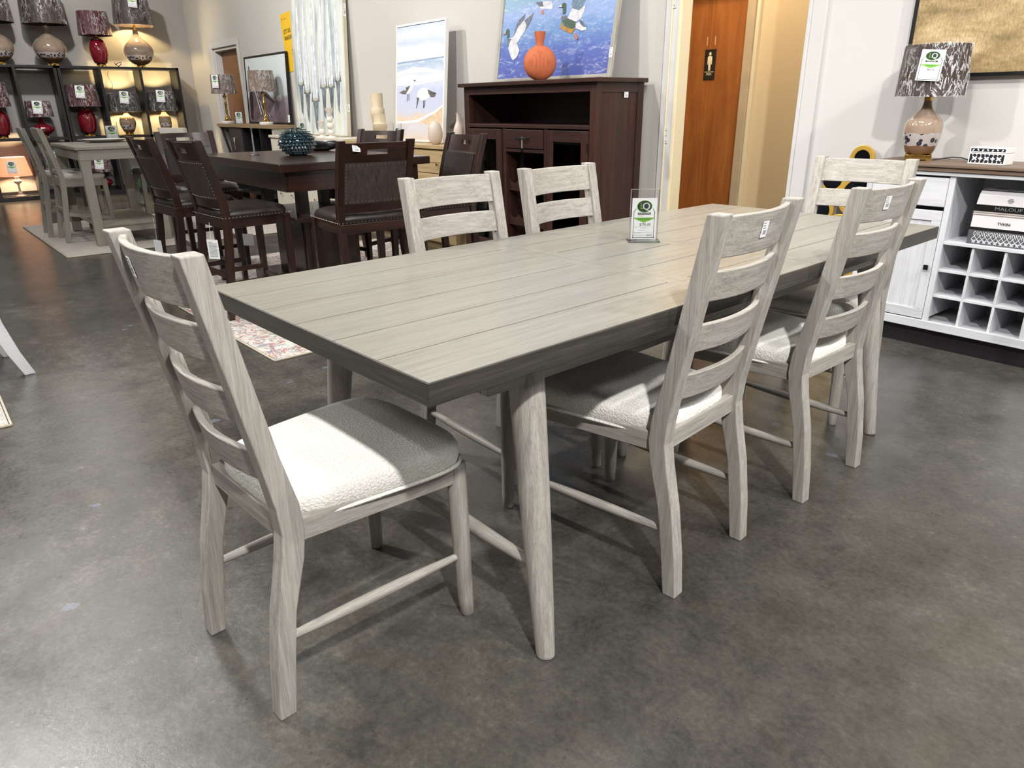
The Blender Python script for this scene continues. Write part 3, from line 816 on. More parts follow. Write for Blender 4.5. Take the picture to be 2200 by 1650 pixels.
BODIES = {
 'round': [(.055, 0), (.10, .015), (.165, .07), (.2, .15), (.195, .22), (.15, .29), (.08, .345), (.045, .39), (.035, .43), (.035, .46)],
 'oval': [(.055, 0), (.085, .02), (.108, .09), (.116, .18), (.106, .26), (.075, .315), (.035, .335), (.025, .35)],
 'squat': [(.05, 0), (.09, .02), (.128, .065), (.125, .10), (.08, .135), (.038, .16), (.022, .20), (.018, .24)],
 'egg': [(.05, 0), (.075, .02), (.105, .09), (.112, .15), (.09, .21), (.045, .245), (.03, .27)],
 'urn': [(.058, 0), (.068, .015), (.085, .10), (.088, .17), (.075, .22), (.045, .25), (.03, .28)],
 'bottle': [(.062, 0), (.072, .02), (.083, .06), (.09, .11), (.086, .15), (.06, .185), (.03, .215), (.02, .25), (.019, .262)],
}
def lamp(label, loc, body, bmat, sh, smat, rz=0, tagp=None, lit=0, ribs=0, wrap=True, base='feet', group=None, tag_rot=0, cat='lamp', oval=1.0, taper=.88, tagwh=(.10, .15), tagz=.6, tagx=0, cord=True, light_c=(1, .74, .34)):
    """sh = (bottom radius, bottom z above body top, height)"""
    t = thing('table_lamp', label, cat, loc, rz, group)
    bz = .035 if base else 0
    prof = BODIES[body]; H = prof[-1][1]
    mb = MB()
    r0 = prof[0][0]
    if base == 'feet':
        mb.lathe([(r0*1.1, .014), (r0*1.12, .018), (r0*1.12, .03), (r0, .035)], 28)
        for k in range(6):
            a = 2*PI*k/6+.3; mb.box(r0*math.cos(a)-.012, r0*math.cos(a)+.012, r0*math.sin(a)-.012, r0*math.sin(a)+.012, 0, .015)
    elif base == 'square':
        mb.box(-.055, .055, -.055, .055, .006, .03); 
        for sx in (-1, 1):
            for sy in (-1, 1): mb.box(sx*.05-.012, sx*.05+.012, sy*.05-.012, sy*.05+.012, 0, .03)
        mb.lathe([(.055, .03), (.062, .035)], 24)
    mb.build('foot', BRASS, t, .001)
    # smooth profile
    pts = []
    n = len(prof)
    for i in range(n-1):
        p0, p1, p2, p3 = prof[max(i-1, 0)], prof[i], prof[i+1], prof[min(i+2, n-1)]
        for k in range(4):
            u = k/4; f = lambda a, b, c, d: .5*((2*b)+(c-a)*u+(2*a-5*b+4*c-d)*u*u+(-a+3*b-3*c+d)*u**3)
            pts.append((f(p0[0], p1[0], p2[0], p3[0]), f(p0[1], p1[1], p2[1], p3[1])))
    pts.append(prof[-1])
    mb = MB().lathe(pts, 40, rib=.05 if ribs else 0, ribn=ribs)
    b = mb.build('lamp_body', bmat, t, loc=(0, 0, bz))
    z = bz+H
    R, dz, SH = sh
    mb = MB().lathe([(.022, z-.004), (.022, z+.012), (.014, z+.016), (.012, z+.03), (.018, z+.034), (.018, z+dz*.6+.03), (.008, z+dz*.6+.035), (.004, z+dz+SH-.012), (0.001, z+dz+SH-.012)], 16)
    mb.build('neck', BRASS, t)
    z0 = z+dz; Rt = R*taper; sy = oval
    mb = MB().lathe([(R, z0), (Rt, z0+SH)], 40, cap=False, sy=sy); mb.lathe([(Rt-.004, z0+SH), (R-.004, z0)], 40, cap=False, sy=sy)
    mb.lathe([(R-.004, z0), (R, z0)], 40, cap=False, sy=sy); mb.lathe([(Rt, z0+SH), (Rt-.004, z0+SH)], 40, cap=False, sy=sy)
    s = mb.build('lamp_shade', smat, t)
    sp = MB()
    for k in range(3):
        a = 2*PI*k/3; sp.tube([(0, 0, z0+SH-.02), ((Rt-.003)*math.cos(a), (Rt-.003)*math.sin(a)*sy, z0+SH-.008)], .0018, 6)
    sp.build('spider', BRASS, t)
    if wrap:
        mb = MB(); n = 56; rows = 9; vs = []
        rnd = random.Random(hash(label) % 1000)
        ph = [rnd.uniform(0, 6) for _ in range(6)]
        for j in range(rows+1):
            q = j/rows; rr = R+(Rt-R)*q
            for k in range(n):
                a = 2*PI*k/n; w_ = .0035+.0028*math.sin(9*a+ph[0]+3*q)+.002*math.sin(17*a+ph[1]-5*q)+.0018*math.sin(5*a+11*q+ph[2])
                vs.append(((rr+w_)*math.cos(a), (rr+w_)*math.sin(a)*sy, z0-.006+(SH+.012)*q))
        fs = [(j*n+k, j*n+(k+1) % n, (j+1)*n+(k+1) % n, (j+1)*n+k) for j in range(rows) for k in range(n)]
        mb.add(vs, fs, 0, True); mb.build('plastic_wrap', wrapm(), s)
    if tagp is not None:
        a = tag_rot; rr = R+.010
        W, H2 = tagwh; zt = z0+SH*tagz-H2/2+.02
        lean = math.atan2(R-Rt, SH)
        price_card(t, W, H2, tagp or None, (rr*math.sin(a)+tagx, -rr*sy*math.cos(a)+.001, zt), (-lean, rad(4), a), 'price_tag', fine=bool(tagp))
    if lit:
        MB().lathe([(.001, -.016), (.010, -.014), (.015, 0), (.011, .014), (.006, .03)], 14, (0, 0, z0+SH*.5)).build('bulb', plain('bulb_glow', L(255, 225, 160), .4, emit=(1, .74, .4, 1), estr=14), t)
        ld = bpy.data.lights.new('lamp_light', 'POINT'); ld.energy = lit; ld.color = light_c; ld.shadow_soft_size = .04
        lo = bpy.data.objects.new('light', ld); COL.objects.link(lo); lo.parent = t; lo.location = (0, 0, z0+SH*.5)
    return t
TAUPE = glaze('taupe_glaze', L(168, 146, 128), (.055, .115))
TAUPE2 = glaze('taupe_glaze_big', L(150, 132, 116), (.075, .14))
REDG = glaze('red_glaze', L(122, 22, 38))
SH_BR = shade_mat('brown_shade', L(58, 42, 37)); SH_TP = shade_mat('taupe_shade', L(124, 102, 88)); SH_RD = shade_mat('burgundy_shade', L(84, 22, 36)); SH_BK = shade_mat('black_shade', L(30, 24, 26))
SH_PK = shade_mat('pink_shade', L(236, 206, 192), .7, .5)
def face(loc): return math.atan2(-loc[0], loc[1])+PI   # yaw that turns local -y towards the origin of the aisle
# lamp on the sideboard
def yaw_to(loc, tgt=(0, 0)):
    d = Vector((tgt[0]-loc[0], tgt[1]-loc[1])); return math.atan2(d.x, -d.y)
p = (-1.70, 4.16, .9305)
tl = lamp('glossy taupe bottle lamp with plastic-wrapped brown shade and $60.00 tag on the sideboard', p, 'bottle', TAUPE, (.158, .018, .235), SH_BR, yaw_to(p), '$60.00', base='square', taper=.93, tagwh=(.105, .140), tagz=.50, tag_rot=rad(-8))
tl['label'] = 'taupe bottle lamp with wrapped brown shade and $60.00 tag on the white sideboard'
t = tag(MB().tube([(-1.63, 4.17, .934), (-1.60, 4.20, .940), (-1.56, 4.23, .948), (-1.52, 4.245, .946), (-1.49, 4.25, .938), (-1.48, 4.255, .9345)], .003, 8).build('lamp_cord', CORD), 'black cord curling on the sideboard top beside the taupe lamp', 'cord')

# ================================================================== FRAMED PICTURES
def picture(name, label, cat, loc, rz, rx, W, H, fw, fd, fmat, cmat, strips=None):
    t = thing(name, label, cat, loc, rz, rx=rx)
    y0 = -fd
    MB().box(-W/2, -W/2+fw, y0, 0, 0, H).build('frame_side', fmat('z') if callable(fmat) else fmat, t, .002)
    MB().box(W/2-fw, W/2, y0, 0, 0, H).build('frame_side', fmat('z') if callable(fmat) else fmat, t, .002)
    MB().box(-W/2+fw, W/2-fw, y0, 0, 0, fw).build('frame_bottom', fmat('x') if callable(fmat) else fmat, t, .002)
    MB().box(-W/2+fw, W/2-fw, y0, 0, H-fw, H).build('frame_top', fmat('x') if callable(fmat) else fmat, t, .002)
    MB().box(-W/2+fw*.9, W/2-fw*.9, y0+.008, -.004, fw*.9, H-fw*.9).build('canvas', cmat, t)
    return t
def paint(name, stops, H, wob=.1, sc=6, stretch=(1, 1, 4), detail=5, dist=1.2, streak=.25, sc2=14):
    """painted canvas: colours banded by height with brushed irregular borders"""
    m, nt, b = nt_new(name); v = coords(nt, stretch)
    tc = N(nt, 'ShaderNodeTexCoord'); sx = N(nt, 'ShaderNodeSeparateXYZ'); nt.links.new(tc.outputs['Object'], sx.inputs[0])
    z = math_(nt, 'DIVIDE', sx.outputs[2], H)
    f = noise(nt, v, sc, detail, .6, dist)
    u = math_(nt, 'ADD', z, math_(nt, 'MULTIPLY', math_(nt, 'SUBTRACT', f, .5), wob*2))
    c = ramp(nt, u, stops)
    f2 = noise(nt, v, sc2, 6, .7, 1.5)
    c = mixc(nt, math_(nt, 'MULTIPLY', ramp(nt, f2, [(.52, (0, 0, 0, 1)), (.68, (1, 1, 1, 1))]), streak), c, L(250, 250, 252))
    nt.links.new(c, b.inputs['Base Color']); b.inputs['Roughness'].default_value = .5
    bump(nt, b, f2, .25, .002)
    return m
def smudge(mb, pts, y, mi): mb.poly(pts, y, mi, th=.0012)

# field photograph on the right wall
def field_mat():
    m, nt, b = nt_new('field_print'); v = coords(nt, (1, 1, 2.4), (0, .5, 0))
    f = noise(nt, v, 3, 5, .6, .4); g = noise(nt, coords(nt, (2.6, 1, 1.1), (0, .45, 0)), 42, 6, .75, .5)
    u = math_(nt, 'ADD', math_(nt, 'MULTIPLY', f, .6), math_(nt, 'MULTIPLY', g, .4))
    nt.links.new(ramp(nt, u, [(.34, L(104, 92, 58)), (.45, L(150, 128, 88)), (.54, L(184, 158, 116)), (.66, L(222, 202, 162))]), b.inputs['Base Color'])
    b.inputs['Roughness'].default_value = .5; return m
pf = picture('field_picture', 'large black-framed print of dry grass field on the right wall', 'picture', (-1.23, 4.398, 1.335), 0, 0, 1.42, .95, .018, .035, BLACKM, field_mat())
dr = MB()
dr.poly([(.095, .30), (.20, .30), (.20, .70), (.16, .72), (.12, .62), (.10, .45)], -.0285, 0, .001)
dr.build('dark_figure', plain('print_dark_brown', L(66, 42, 34), .5, var=.3, scale=40), pf)
dr = MB(); dr.poly([(.05, .17), (.075, .17), (.08, .30), (.052, .30)], -.029, 0, .001); dr.poly([(.12, .16), (.15, .16), (.15, .32), (.12, .32)], -.029, 0, .001)
dr.build('dark_legs', plain('print_black', L(26, 20, 18), .5), pf)

# gold mirror of joined circles leaning behind the table end
def gold_mirror():
    t = thing('gold_mirror', 'gold-framed wall mirror of joined circles standing between passage and sideboard', 'mirror', (-2.08, 4.30, 0), rad(0), rx=rad(-3))
    gm = plain('gold_leaf', L(228, 184, 84), .32, .55, var=.1, scale=10)
    mm = plain('dark_mirror', L(24, 28, 34), .06, .6, var=.02)
    cs = [(0.0, .915, .072), (-.155, .79, .088), (.02, .70, .125), (-.20, .60, .085), (-.06, .47, .12), (.06, .50, .08), (-0.02, .27, .115), (-.16, .33, .075), (.08, .20, .07), (0.0, .10, .08)]
    for i, (x, z, r) in enumerate(cs):
        y = -.012-.0015*(i % 3)
        g = MB().ring((x, z), r-.026, r, y, y+.018).build('gold_ring', gm, t, .002)
        MB().disc((x, y+.006, z), r-.025, 40).build('mirror_disc', mm, g)
    mb = MB()
    for i, j in ((0, 1), (0, 2), (1, 2), (1, 3), (2, 4), (3, 4), (2, 5), (4, 6), (4, 7), (5, 6), (6, 8), (6, 9), (3, 7), (5, 8)):
        a, b = cs[i], cs[j]; c = ((a[0]*b[2]+b[0]*a[2])/(a[2]+b[2]), (a[1]*b[2]+b[1]*a[2])/(a[2]+b[2]))
        mb.ring(c, .001, .034, -.004, .006, 16)
    mb.build('gold_joints', gm, t)
gold_mirror()

# ================================================================== HUTCH with vase and duck painting
def hutch():
    t = thing('hutch', 'tall dark brown hutch with open shelf, drawer and glass doors before the passage', 'cabinet', (-4.247, 3.83, 0))
    W, yf, yb, H = .731, -.23, .23, 1.385
    MB().box(-W-.035, W+.035, yf-.035, yb, H-.028, H).build('top_board', hw('x'), t, .004)
    for s in (-1, 1):
        x = s*(W-.03)
        MB().box(x-.03, x+.03, yf, yf+.05, 0, H-.028).build('corner_post', hw('z'), t, .003)
        MB().box(x-.03, x+.03, yb-.06, yb, 0, H-.028).build('corner_post', hw('z'), t, .003)
        MB().box(min(x-.02, x+.02), max(x-.02, x+.02), yf+.05, yb-.06, .08, H-.07).build('side_panel', hw('z'), t)
        MB().box(x-.028, x+.028, yf+.05, yb-.06, H-.09, H-.028).build('side_rail', hw('y'), t, .002)
        MB().box(x-.028, x+.028, yf+.05, yb-.06, .08, .16).build('side_rail', hw('y'), t, .002)
    a = W-.06
    MB().box(-a, a, yb-.02, yb-.005, .08, H-.028).build('back_panel', hw('x'), t)
    MB().box(-a, a, yf, yf+.03, H-.085, H-.028).build('top_rail', hw('x'), t, .002)
    MB().box(-a, a, yf-.004, yb-.02, 1.065, 1.09).build('shelf', hw('x'), t, .003)
    MB().box(-a, a, yf, yb-.02, .08, .12).build('bottom_board', hw('x'), t, .003)
    MB().box(-a, -a+.38, yf+.06, yb-.02, .60, .615).box(a-.38, a, yf+.06, yb-.02, .60, .615).build('inner_shelf', hw('x'), t, .001)
    c = .235
    for x in (-c, c): MB().box(x-.018, x+.018, yf+.004, yb-.02, .12, 1.065).build('partition', hw('z'), t, .002)
    dr = MB().box(-c+.022, c-.022, yf-.006, yf+.015, .925, 1.055).build('drawer', hw('x'), t, .003)
    MB().tube([(-.06, yf-.004, .995), (-.06, yf-.03, .995), (.06, yf-.03, .995), (.06, yf-.004, .995)], .0055, 8).build('handle', BLACKM, dr)
    MB().box(-c+.018, c-.018, yf+.003, yf+.025, .895, .918).build('drawer_rail', hw('x'), t, .002)
    # scalloped wine bar
    for k in range(2):
        for zc in (.66, .40):
            mb = MB(); pts = [(-c+.018, zc-.05)]
            n = 40
            for i in range(n+1):
                x = -c+.018+(2*c-.036)*i/n; pts.append((x, zc+.028*abs(math.sin(PI*4*i/n))**.6*-1+.03))
            pts.append((c-.018, zc-.05)); mb.poly(pts, yf+.03+k*.25, 0, .018); mb.build('bottle_rest', hw('x'), t)
    for s in (-1, 1):
        x0, x1 = (-a+.004, -c-.022) if s < 0 else (c+.022, a-.004)
        d = MB().box(x0, x1, yf+.002, yf+.006, .13, 1.055)
        dt = thing_part('door', t)
        for p, q in ((x0, x0+.065), (x1-.065, x1)): MB().box(p, q, yf-.008, yf+.014, .125, 1.055).build('stile', hw('z'), dt, .003)
        MB().box(x0+.065, x1-.065, yf-.008, yf+.014, .98, 1.055).build('rail', hw('x'), dt, .003)
        MB().box(x0+.065, x1-.065, yf-.008, yf+.014, .125, .21).build('rail', hw('x'), dt, .003)
        MB().box(x0+.06, x1-.06, yf, yf+.003, .205, .985).build('glass_pane', glassm('cabinet_glass', (.55, .55, .55, 1), .03, .9), dt)
        hx = x1-.03 if s < 0 else x0+.03
        MB().tube([(hx, yf-.006, .68), (hx, yf-.03, .665), (hx, yf-.034, .61), (hx, yf-.03, .56), (hx, yf-.006, .545)], .006, 8).build('handle', BLACKM, dt)
        for z in (.95, .25): MB().tube([((x0 if s < 0 else x1), yf-.011, z-.03), ((x0 if s < 0 else x1), yf-.011, z+.03)], .005, 8).build('hinge', BLACKM, dt)
    sticker(t, .04, .035, (W+.0015, .05, 1.28), (0, 0, rad(90)), 'price_sticker')
def thing_part(name, parent):
    o = bpy.data.objects.new(name, None); o.empty_display_size = .03; COL.objects.link(o); o.parent = parent; return o
hutch()
# clear tag strip hanging from the drawer handle
t = thing('hanging_tag', 'clear plastic strip hanging from the hutch drawer handle', 'tag', (-4.235, 3.575, .995))
MB().box(-.003, .003, -.0035, -.0025, -.07, .01).build('strap', plain('zip_tie', L(200, 200, 204), .3), t)
MB().box(-.018, .018, -.002, -.001, -.30, -.07).build('sleeve', glassm('sleeve_plastic', (.75, .75, .76, 1), .15, .6), t)

def lathe_thing(name, label, cat, loc, prof, mat, n=40, rib=0, ribn=0, group=None, smoothp=True):
    t = thing(name, label, cat, loc, 0, group); pts = []
    m = len(prof)
    for i in range(m-1):
        p0, p1, p2, p3 = prof[max(i-1, 0)], prof[i], prof[i+1], prof[min(i+2, m-1)]
        for k in range(4 if smoothp else 1):
            u = k/4; f = lambda a, b, c, d: .5*((2*b)+(c-a)*u+(2*a-5*b+4*c-d)*u*u+(-a+3*b-3*c+d)*u**3)
            pts.append((max(f(p0[0], p1[0], p2[0], p3[0]), .0005), f(p0[1], p1[1], p2[1], p3[1])))
    pts.append(prof[-1])
    return t, pts
TERRA = plain('terracotta', L(204, 112, 72), .75, var=.05)
# terracotta vase: flattened round body with vertical ribs, flaring neck
t = thing('terracotta_vase', 'round ribbed terracotta vase with tall neck on the dark hutch', 'vase', (-4.15, 3.67, 1.385), yaw_to((-4.15, 3.67)))
mb = MB(); n = 120; rows = 30; vs = []
R = .115
for j in range(rows+1):
    a = -PI/2*.86+(PI*.93)*j/rows
    rr, z = R*math.cos(a), R*math.sin(a)+R*.975
    for k in range(n):
        q = 2*PI*k/n; x = rr*math.cos(q); yy = rr*math.sin(q)*.62
        g = .0016*math.cos(x*2*PI/.0095)*(1 if abs(z-R) < R*.62 else 0)
        nx = 1+g/R
        vs.append((x, yy*(1+g/.04), z))
fs = [(j*n+k, j*n+(k+1) % n, (j+1)*n+(k+1) % n, (j+1)*n+k) for j in range(rows) for k in range(n)]
fs.append(tuple(reversed(range(n)))); mb.add(vs, fs, 0, True)
mb.build('vase_body', TERRA, t)
MB().lathe([(.030, .19), (.028, .215), (.026, .235), (.030, .26), (.036, .29), (.040, .312), (.036, .312), (.030, .285), (.02, .23), (.001, .2)], 40, sy=.9, rib=.012, ribn=24, cap=False).build('vase_neck', TERRA, t)

# duck painting
def silverf(axis): return wood('silver_distressed', L(116, 112, 100), L(168, 164, 152), L(206, 203, 194), axis, .5, .8, 0, .5, 1.6)
dk = picture('duck_painting', 'large painting of mallards flying over blue water leaning on the wall above the hutch', 'painting', (-4.30, 3.90, 1.386), 0, rad(-9), 1.26, .98, .028, .03,
    silverf, paint('duck_canvas', [(0, L(74, 88, 160)), (.22, L(84, 104, 178)), (.36, L(112, 148, 196)), (.5, L(146, 168, 214)), (.62, L(134, 172, 188)), (.8, L(120, 172, 196)), (1, L(150, 190, 204))], .98, .16, 4, (1, 1, 3.2), 6, 1.5, .35, 9))
D1, D2, D3, D4, D5, D6 = (plain('duck_green', L(74, 96, 78), .5, var=.2, scale=40), plain('duck_white', L(216, 216, 222), .5, var=.12, scale=30), plain('duck_grey', L(112, 118, 132), .5, var=.25, scale=50),
    plain('duck_ochre', L(176, 130, 60), .5, var=.15, scale=30), plain('duck_orange', L(206, 120, 80), .5), plain('duck_teal', L(116, 140, 160), .5, var=.2, scale=50))
DM = [D1, D2, D3, D4, D5, D6]
# pixel-to-canvas measure of the painting: x in m from the centre, z in m from the bottom
def duck(parts, name):
    mb = MB()
    for i, (mi, pts) in enumerate(parts): mb.poly(pts, -.0235-.0006*i, mi, .0005)
    return mb.build(name, DM, dk)
def cv(px, py):   # crop pixels of the picture face -> canvas metres
    l = 240+(1180-py)/1180*70; r = 1960+(1060-py)/1060*120; u = (px-l)/(r-l)
    return (-.63+1.26*u, (1180-120*u-py)/2080)
def C_(*ps): return [cv(*q) for q in ps]
duck([(2, C_((560, 330), (600, 240), (700, 150), (715, 140), (690, 230), (620, 330), (580, 400), (540, 470), (520, 480))),
      (1, C_((520, 480), (560, 420), (600, 330), (700, 230), (800, 160), (850, 140), (800, 260), (740, 370), (660, 470), (600, 560), (560, 600), (510, 560))),
      (2, C_((700, 240), (850, 135), (815, 230), (770, 320), (700, 420), (740, 320))),
      (1, C_((430, 500), (520, 480), (600, 590), (640, 680), (600, 780), (540, 830), (500, 780), (470, 700), (430, 600))),
      (2, C_((425, 500), (500, 500), (470, 560), (450, 640), (420, 590))),
      (0, C_((400, 370), (430, 345), (455, 370), (458, 470), (440, 500), (420, 480), (415, 430), (395, 420))),
      (4, C_((340, 432), (395, 418), (400, 432), (360, 440)))], 'left_duck')
duck([(5, C_((1420, 60), (1440, -60), (1560, -120), (1660, -60), (1600, 60), (1560, 130), (1500, 180), (1430, 130))),
      (1, C_((1370, 240), (1430, 120), (1530, 150), (1620, 80), (1600, 180), (1560, 260), (1500, 300), (1400, 290))),
      (2, C_((1280, 210), (1350, 210), (1370, 250), (1290, 280), (1275, 250))),
      (0, C_((1285, 285), (1370, 250), (1480, 300), (1500, 370), (1420, 390), (1330, 350))),
      (3, C_((1275, 290), (1310, 350), (1420, 395), (1490, 390), (1440, 465), (1340, 425), (1270, 380))),
      (1, C_((1490, 330), (1560, 300), (1640, 390), (1650, 420), (1580, 430), (1490, 390))),
      (2, C_((1540, 280), (1570, 290), (1640, 380), (1600, 380), (1550, 330))),
      (0, C_((1280, 60), (1310, 30), (1345, 50), (1340, 180), (1300, 190), (1300, 110), (1280, 90))),
      (1, C_((1215, 90), (1280, 60), (1285, 95))), (4, C_((1480, 465), (1500, 465), (1530, 530), (1510, 555), (1490, 520)))], 'right_duck')
duck([(1, C_((930, -10), (1110, -10), (1140, 60), (1130, 110), (1060, 100), (960, 90), (900, 40))), (2, C_((870, -10), (980, -10), (1000, 60), (930, 60))), (4, C_((970, 110), (1000, 110), (1005, 165), (975, 170)))], 'top_duck')
sticker(dk, .03, .06, (.617, -.0305, .16), (0, 0, 0), 'price_sticker')

# ================================================================== BEACH PICTURE, DRESSER, VASES
bc = picture('beach_picture', 'white-framed beach painting with two sandpipers leaning above the light wood dresser', 'painting', (-6.11, 3.90, .906), 0, rad(-5), .83, 1.03, .018, .035, plain('white_frame', L(232, 230, 226), .45, var=.02),
    paint('beach_canvas', [(0, L(216, 196, 178)), (.12, L(206, 206, 216)), (.2, L(222, 200, 172)), (.27, L(198, 202, 222)), (.46, L(190, 198, 224)), (.55, L(222, 226, 234)), (.66, L(168, 186, 208)), (.69, L(214, 218, 228)), (.76, L(232, 230, 232)), (.84, L(192, 202, 222)), (.92, L(214, 220, 232)), (1, L(178, 192, 220))], 1.03, .075, 3.5, (1, 1, 1.8), 6, .6, .22, 12))
BM = [plain('bird_white', L(236, 234, 232), .5, var=.08, scale=40), plain('bird_grey', L(112, 106, 104), .5, var=.3, scale=60), plain('bird_dark', L(52, 50, 54), .5), plain('foam_white', L(244, 244, 246), .5, var=.04), plain('sand_paint', L(220, 196, 164), .5, var=.08, scale=20), plain('wave_blue', L(150, 170, 198), .5, var=.15, scale=30)]
def bcv(px, py): # crop pixels of the picture (x 65-475, y 230-1175) -> metres
    return (-.415+.83*(px-62)/(420), 1.03*(1165-py)/(1165-205)+(px-62)/420*.0)
def beach(parts, name):
    mb = MB()
    for i, (mi, pts) in enumerate(parts): mb.poly([bcv(*q) for q in pts], -.0275-.0005*i, mi, .0004)
    return mb.build(name, BM, bc)
beach([(0, ((200, 650), (222, 650), (226, 675), (205, 735), (170, 770), (130, 750), (150, 720), (190, 700))), (1, ((90, 755), (130, 735), (165, 745), (150, 770), (120, 768))), (1, ((150, 715), (190, 700), (170, 740), (150, 750))), (2, ((222, 655), (240, 660), (224, 668))), (2, ((165, 770), (169, 770), (166, 830), (163, 830))), (2, ((176, 768), (180, 768), (183, 820), (180, 820)))], 'left_sandpiper')
beach([(0, ((262, 745), (300, 718), (350, 730), (380, 770), (340, 810), (300, 825), (262, 810), (250, 780))), (1, ((340, 735), (415, 772), (400, 800), (370, 800), (350, 770))), (1, ((250, 800), (272, 800), (262, 840), (252, 880), (246, 890), (250, 840))), (2, ((395, 760), (415, 768), (385, 775))), (2, ((306, 825), (310, 825), (312, 885), (308, 885))), (2, ((320, 822), (324, 822), (318, 880), (314, 880)))], 'right_sandpiper')
beach([(4, ((455, 865), (475, 860), (475, 1000), (380, 1040), (300, 1000), (400, 920))), (3, ((65, 1000), (250, 985), (400, 910), (475, 855), (475, 870), (410, 925), (260, 1003), (70, 1020)))], 'shore_line')
beach([(5, ((65, 505), (470, 488), (470, 500), (65, 520))), (3, ((65, 590), (160, 570), (210, 550), (260, 560), (330, 565), (400, 590), (470, 600), (470, 615), (300, 600), (180, 600), (65, 612))), (3, ((65, 680), (250, 688), (470, 660), (470, 672), (250, 700), (65, 700)))], 'surf_lines')

def drawers_unit(name, label, cat, loc, W, D, H, mx, mz, rows, cols, topover=.02, knobm=None, topm=None, toe=.06, th=.03, grooves=True):
    t = thing(name, label, cat, loc)
    MB().box(-W/2-topover, W/2+topover, -D/2-topover, D/2, H-th, H).build('top_board', topm or mx, t, .004)
    MB().box(-W/2, -W/2+.02, -D/2+.012, D/2, toe, H-th).box(W/2-.02, W/2, -D/2+.012, D/2, toe, H-th).box(-W/2+.02, W/2-.02, D/2-.01, D/2, toe, H-th).box(-W/2+.02, W/2-.02, -D/2+.012, D/2-.01, toe, toe+.02).build('carcass', mz, t, .001)
    MB().box(-W/2+.03, W/2-.03, -D/2+.03, D/2, 0, toe).build('plinth', mx, t, .001)
    hh = (H-th-toe-.012)/rows; wc = (W-.01)/cols
    for r in range(rows):
        for c in range(cols):
            x0 = -W/2+.005+c*wc+.003; z0 = toe+.006+r*hh+.003
            d = MB().box(x0, x0+wc-.006, -D/2-.006, -D/2+.012, z0, z0+hh-.006).build('drawer', mx, t, .003)
            if grooves: MB().box(x0+.012, x0+wc-.018, -D/2-.010, -D/2-.006, z0+hh*.46, z0+hh-.018).build('raised_slat', mx, d, .003)
            for kx in (x0+wc*.25, x0+wc*.75): MB().lathe([(.004, 0), (.004, .012), (.011, .016), (.012, .022), (.001, .025)], 14).build('knob', knobm or BRASS, d, loc=(kx, -D/2-.006, z0+hh*.38), rot=(rad(90), 0, 0))
    return t
drawers_unit('dresser', 'light wood dresser with grooved drawers under the beach painting', 'dresser', (-6.15, 3.86, 0), 1.9, .44, .905, oakl('x'), oakl('z'), 4, 2)
PALE = plain('pale_oak', L(206, 198, 182), .5, var=.05)
drawers_unit('low_cabinet', 'cream low cabinet under the tall white abstract canvas', 'cabinet', (-8.2, 3.87, 0), 1.95, .42, .912, plain('cream_cabinet', L(206, 200, 184), .5, var=.03), plain('cream_cabinet', L(206, 200, 184), .5), 2, 3, topm=PALE, grooves=False)

def stack_vase(name, label, loc, sc, mat, prof, cat='vase', rib=0, ribn=0):
    t, pts = lathe_thing(name, label, cat, loc, [(a*sc, b*sc) for a, b in prof], mat)
    MB().lathe(pts, 36, rib=rib, ribn=ribn).build('vase_body', mat, t); return t
BEI = plain('beige_ceramic', L(206, 190, 160), .65, var=.04)
for (nm, lb, loc, h) in (('candle_vase', 'taller beige ribbed column vase behind the dark chair on the dresser', (-6.72, 3.80, .906), .44), ('candle_vase', 'shorter beige ribbed column vase in front of the taller one on the dresser', (-6.48, 3.68, .906), .25)):
    t = thing(nm, lb, 'vase', loc, 0, 'beige column vases')
    pr = [(.052, 0), (.056, .01), (.056, h*.45), (.066, h*.50), (.068, h*.66), (.060, h*.69), (.056, h*.71), (.058, h), (.05, h), (.048, h-.02), (.001, h-.03)]
    MB().lathe([(r, z) for r, z in pr], 48, rib=.02, ribn=24).build('vase_body', BEI, t)
PNK = plain('blush_ceramic', L(214, 196, 184), .45, var=.04)
stack_vase('egg_vase', 'blush egg-shaped vase with a yellow sticker at the right end of the dresser', (-5.62, 3.74, .906), 1, PNK, [(.03, 0), (.055, .03), (.066, .09), (.055, .15), (.028, .185), (.012, .195)])
ev = [o for o in COL.objects if o.name == 'egg_vase'][0]
MB().box(-.012, .012, -.0012, 0, -.014, .014).build('yellow_sticker', plain('sticker_yellow', L(226, 222, 80), .5), ev, loc=(-.022, -.052, .145), rot=(rad(-32), 0, rad(-24)))
stack_vase('bottle_vase', 'slim blush bottle vase at the right end of the dresser beside the hutch', (-5.33, 3.79, .906), 1, PNK, [(.03, 0), (.042, .03), (.048, .09), (.042, .14), (.022, .19), (.018, .24), (.022, .26)])
sign_holder('small price sign standing on the dresser in front of the beach painting', (-6.16, 3.68, .906), rad(20), W=.085, H=.15, fine=False)
sign_holder('small price sign standing on the cream cabinet behind the teal vase', (-8.3, 3.70, .913), rad(25), W=.10, H=.17, fine=False)

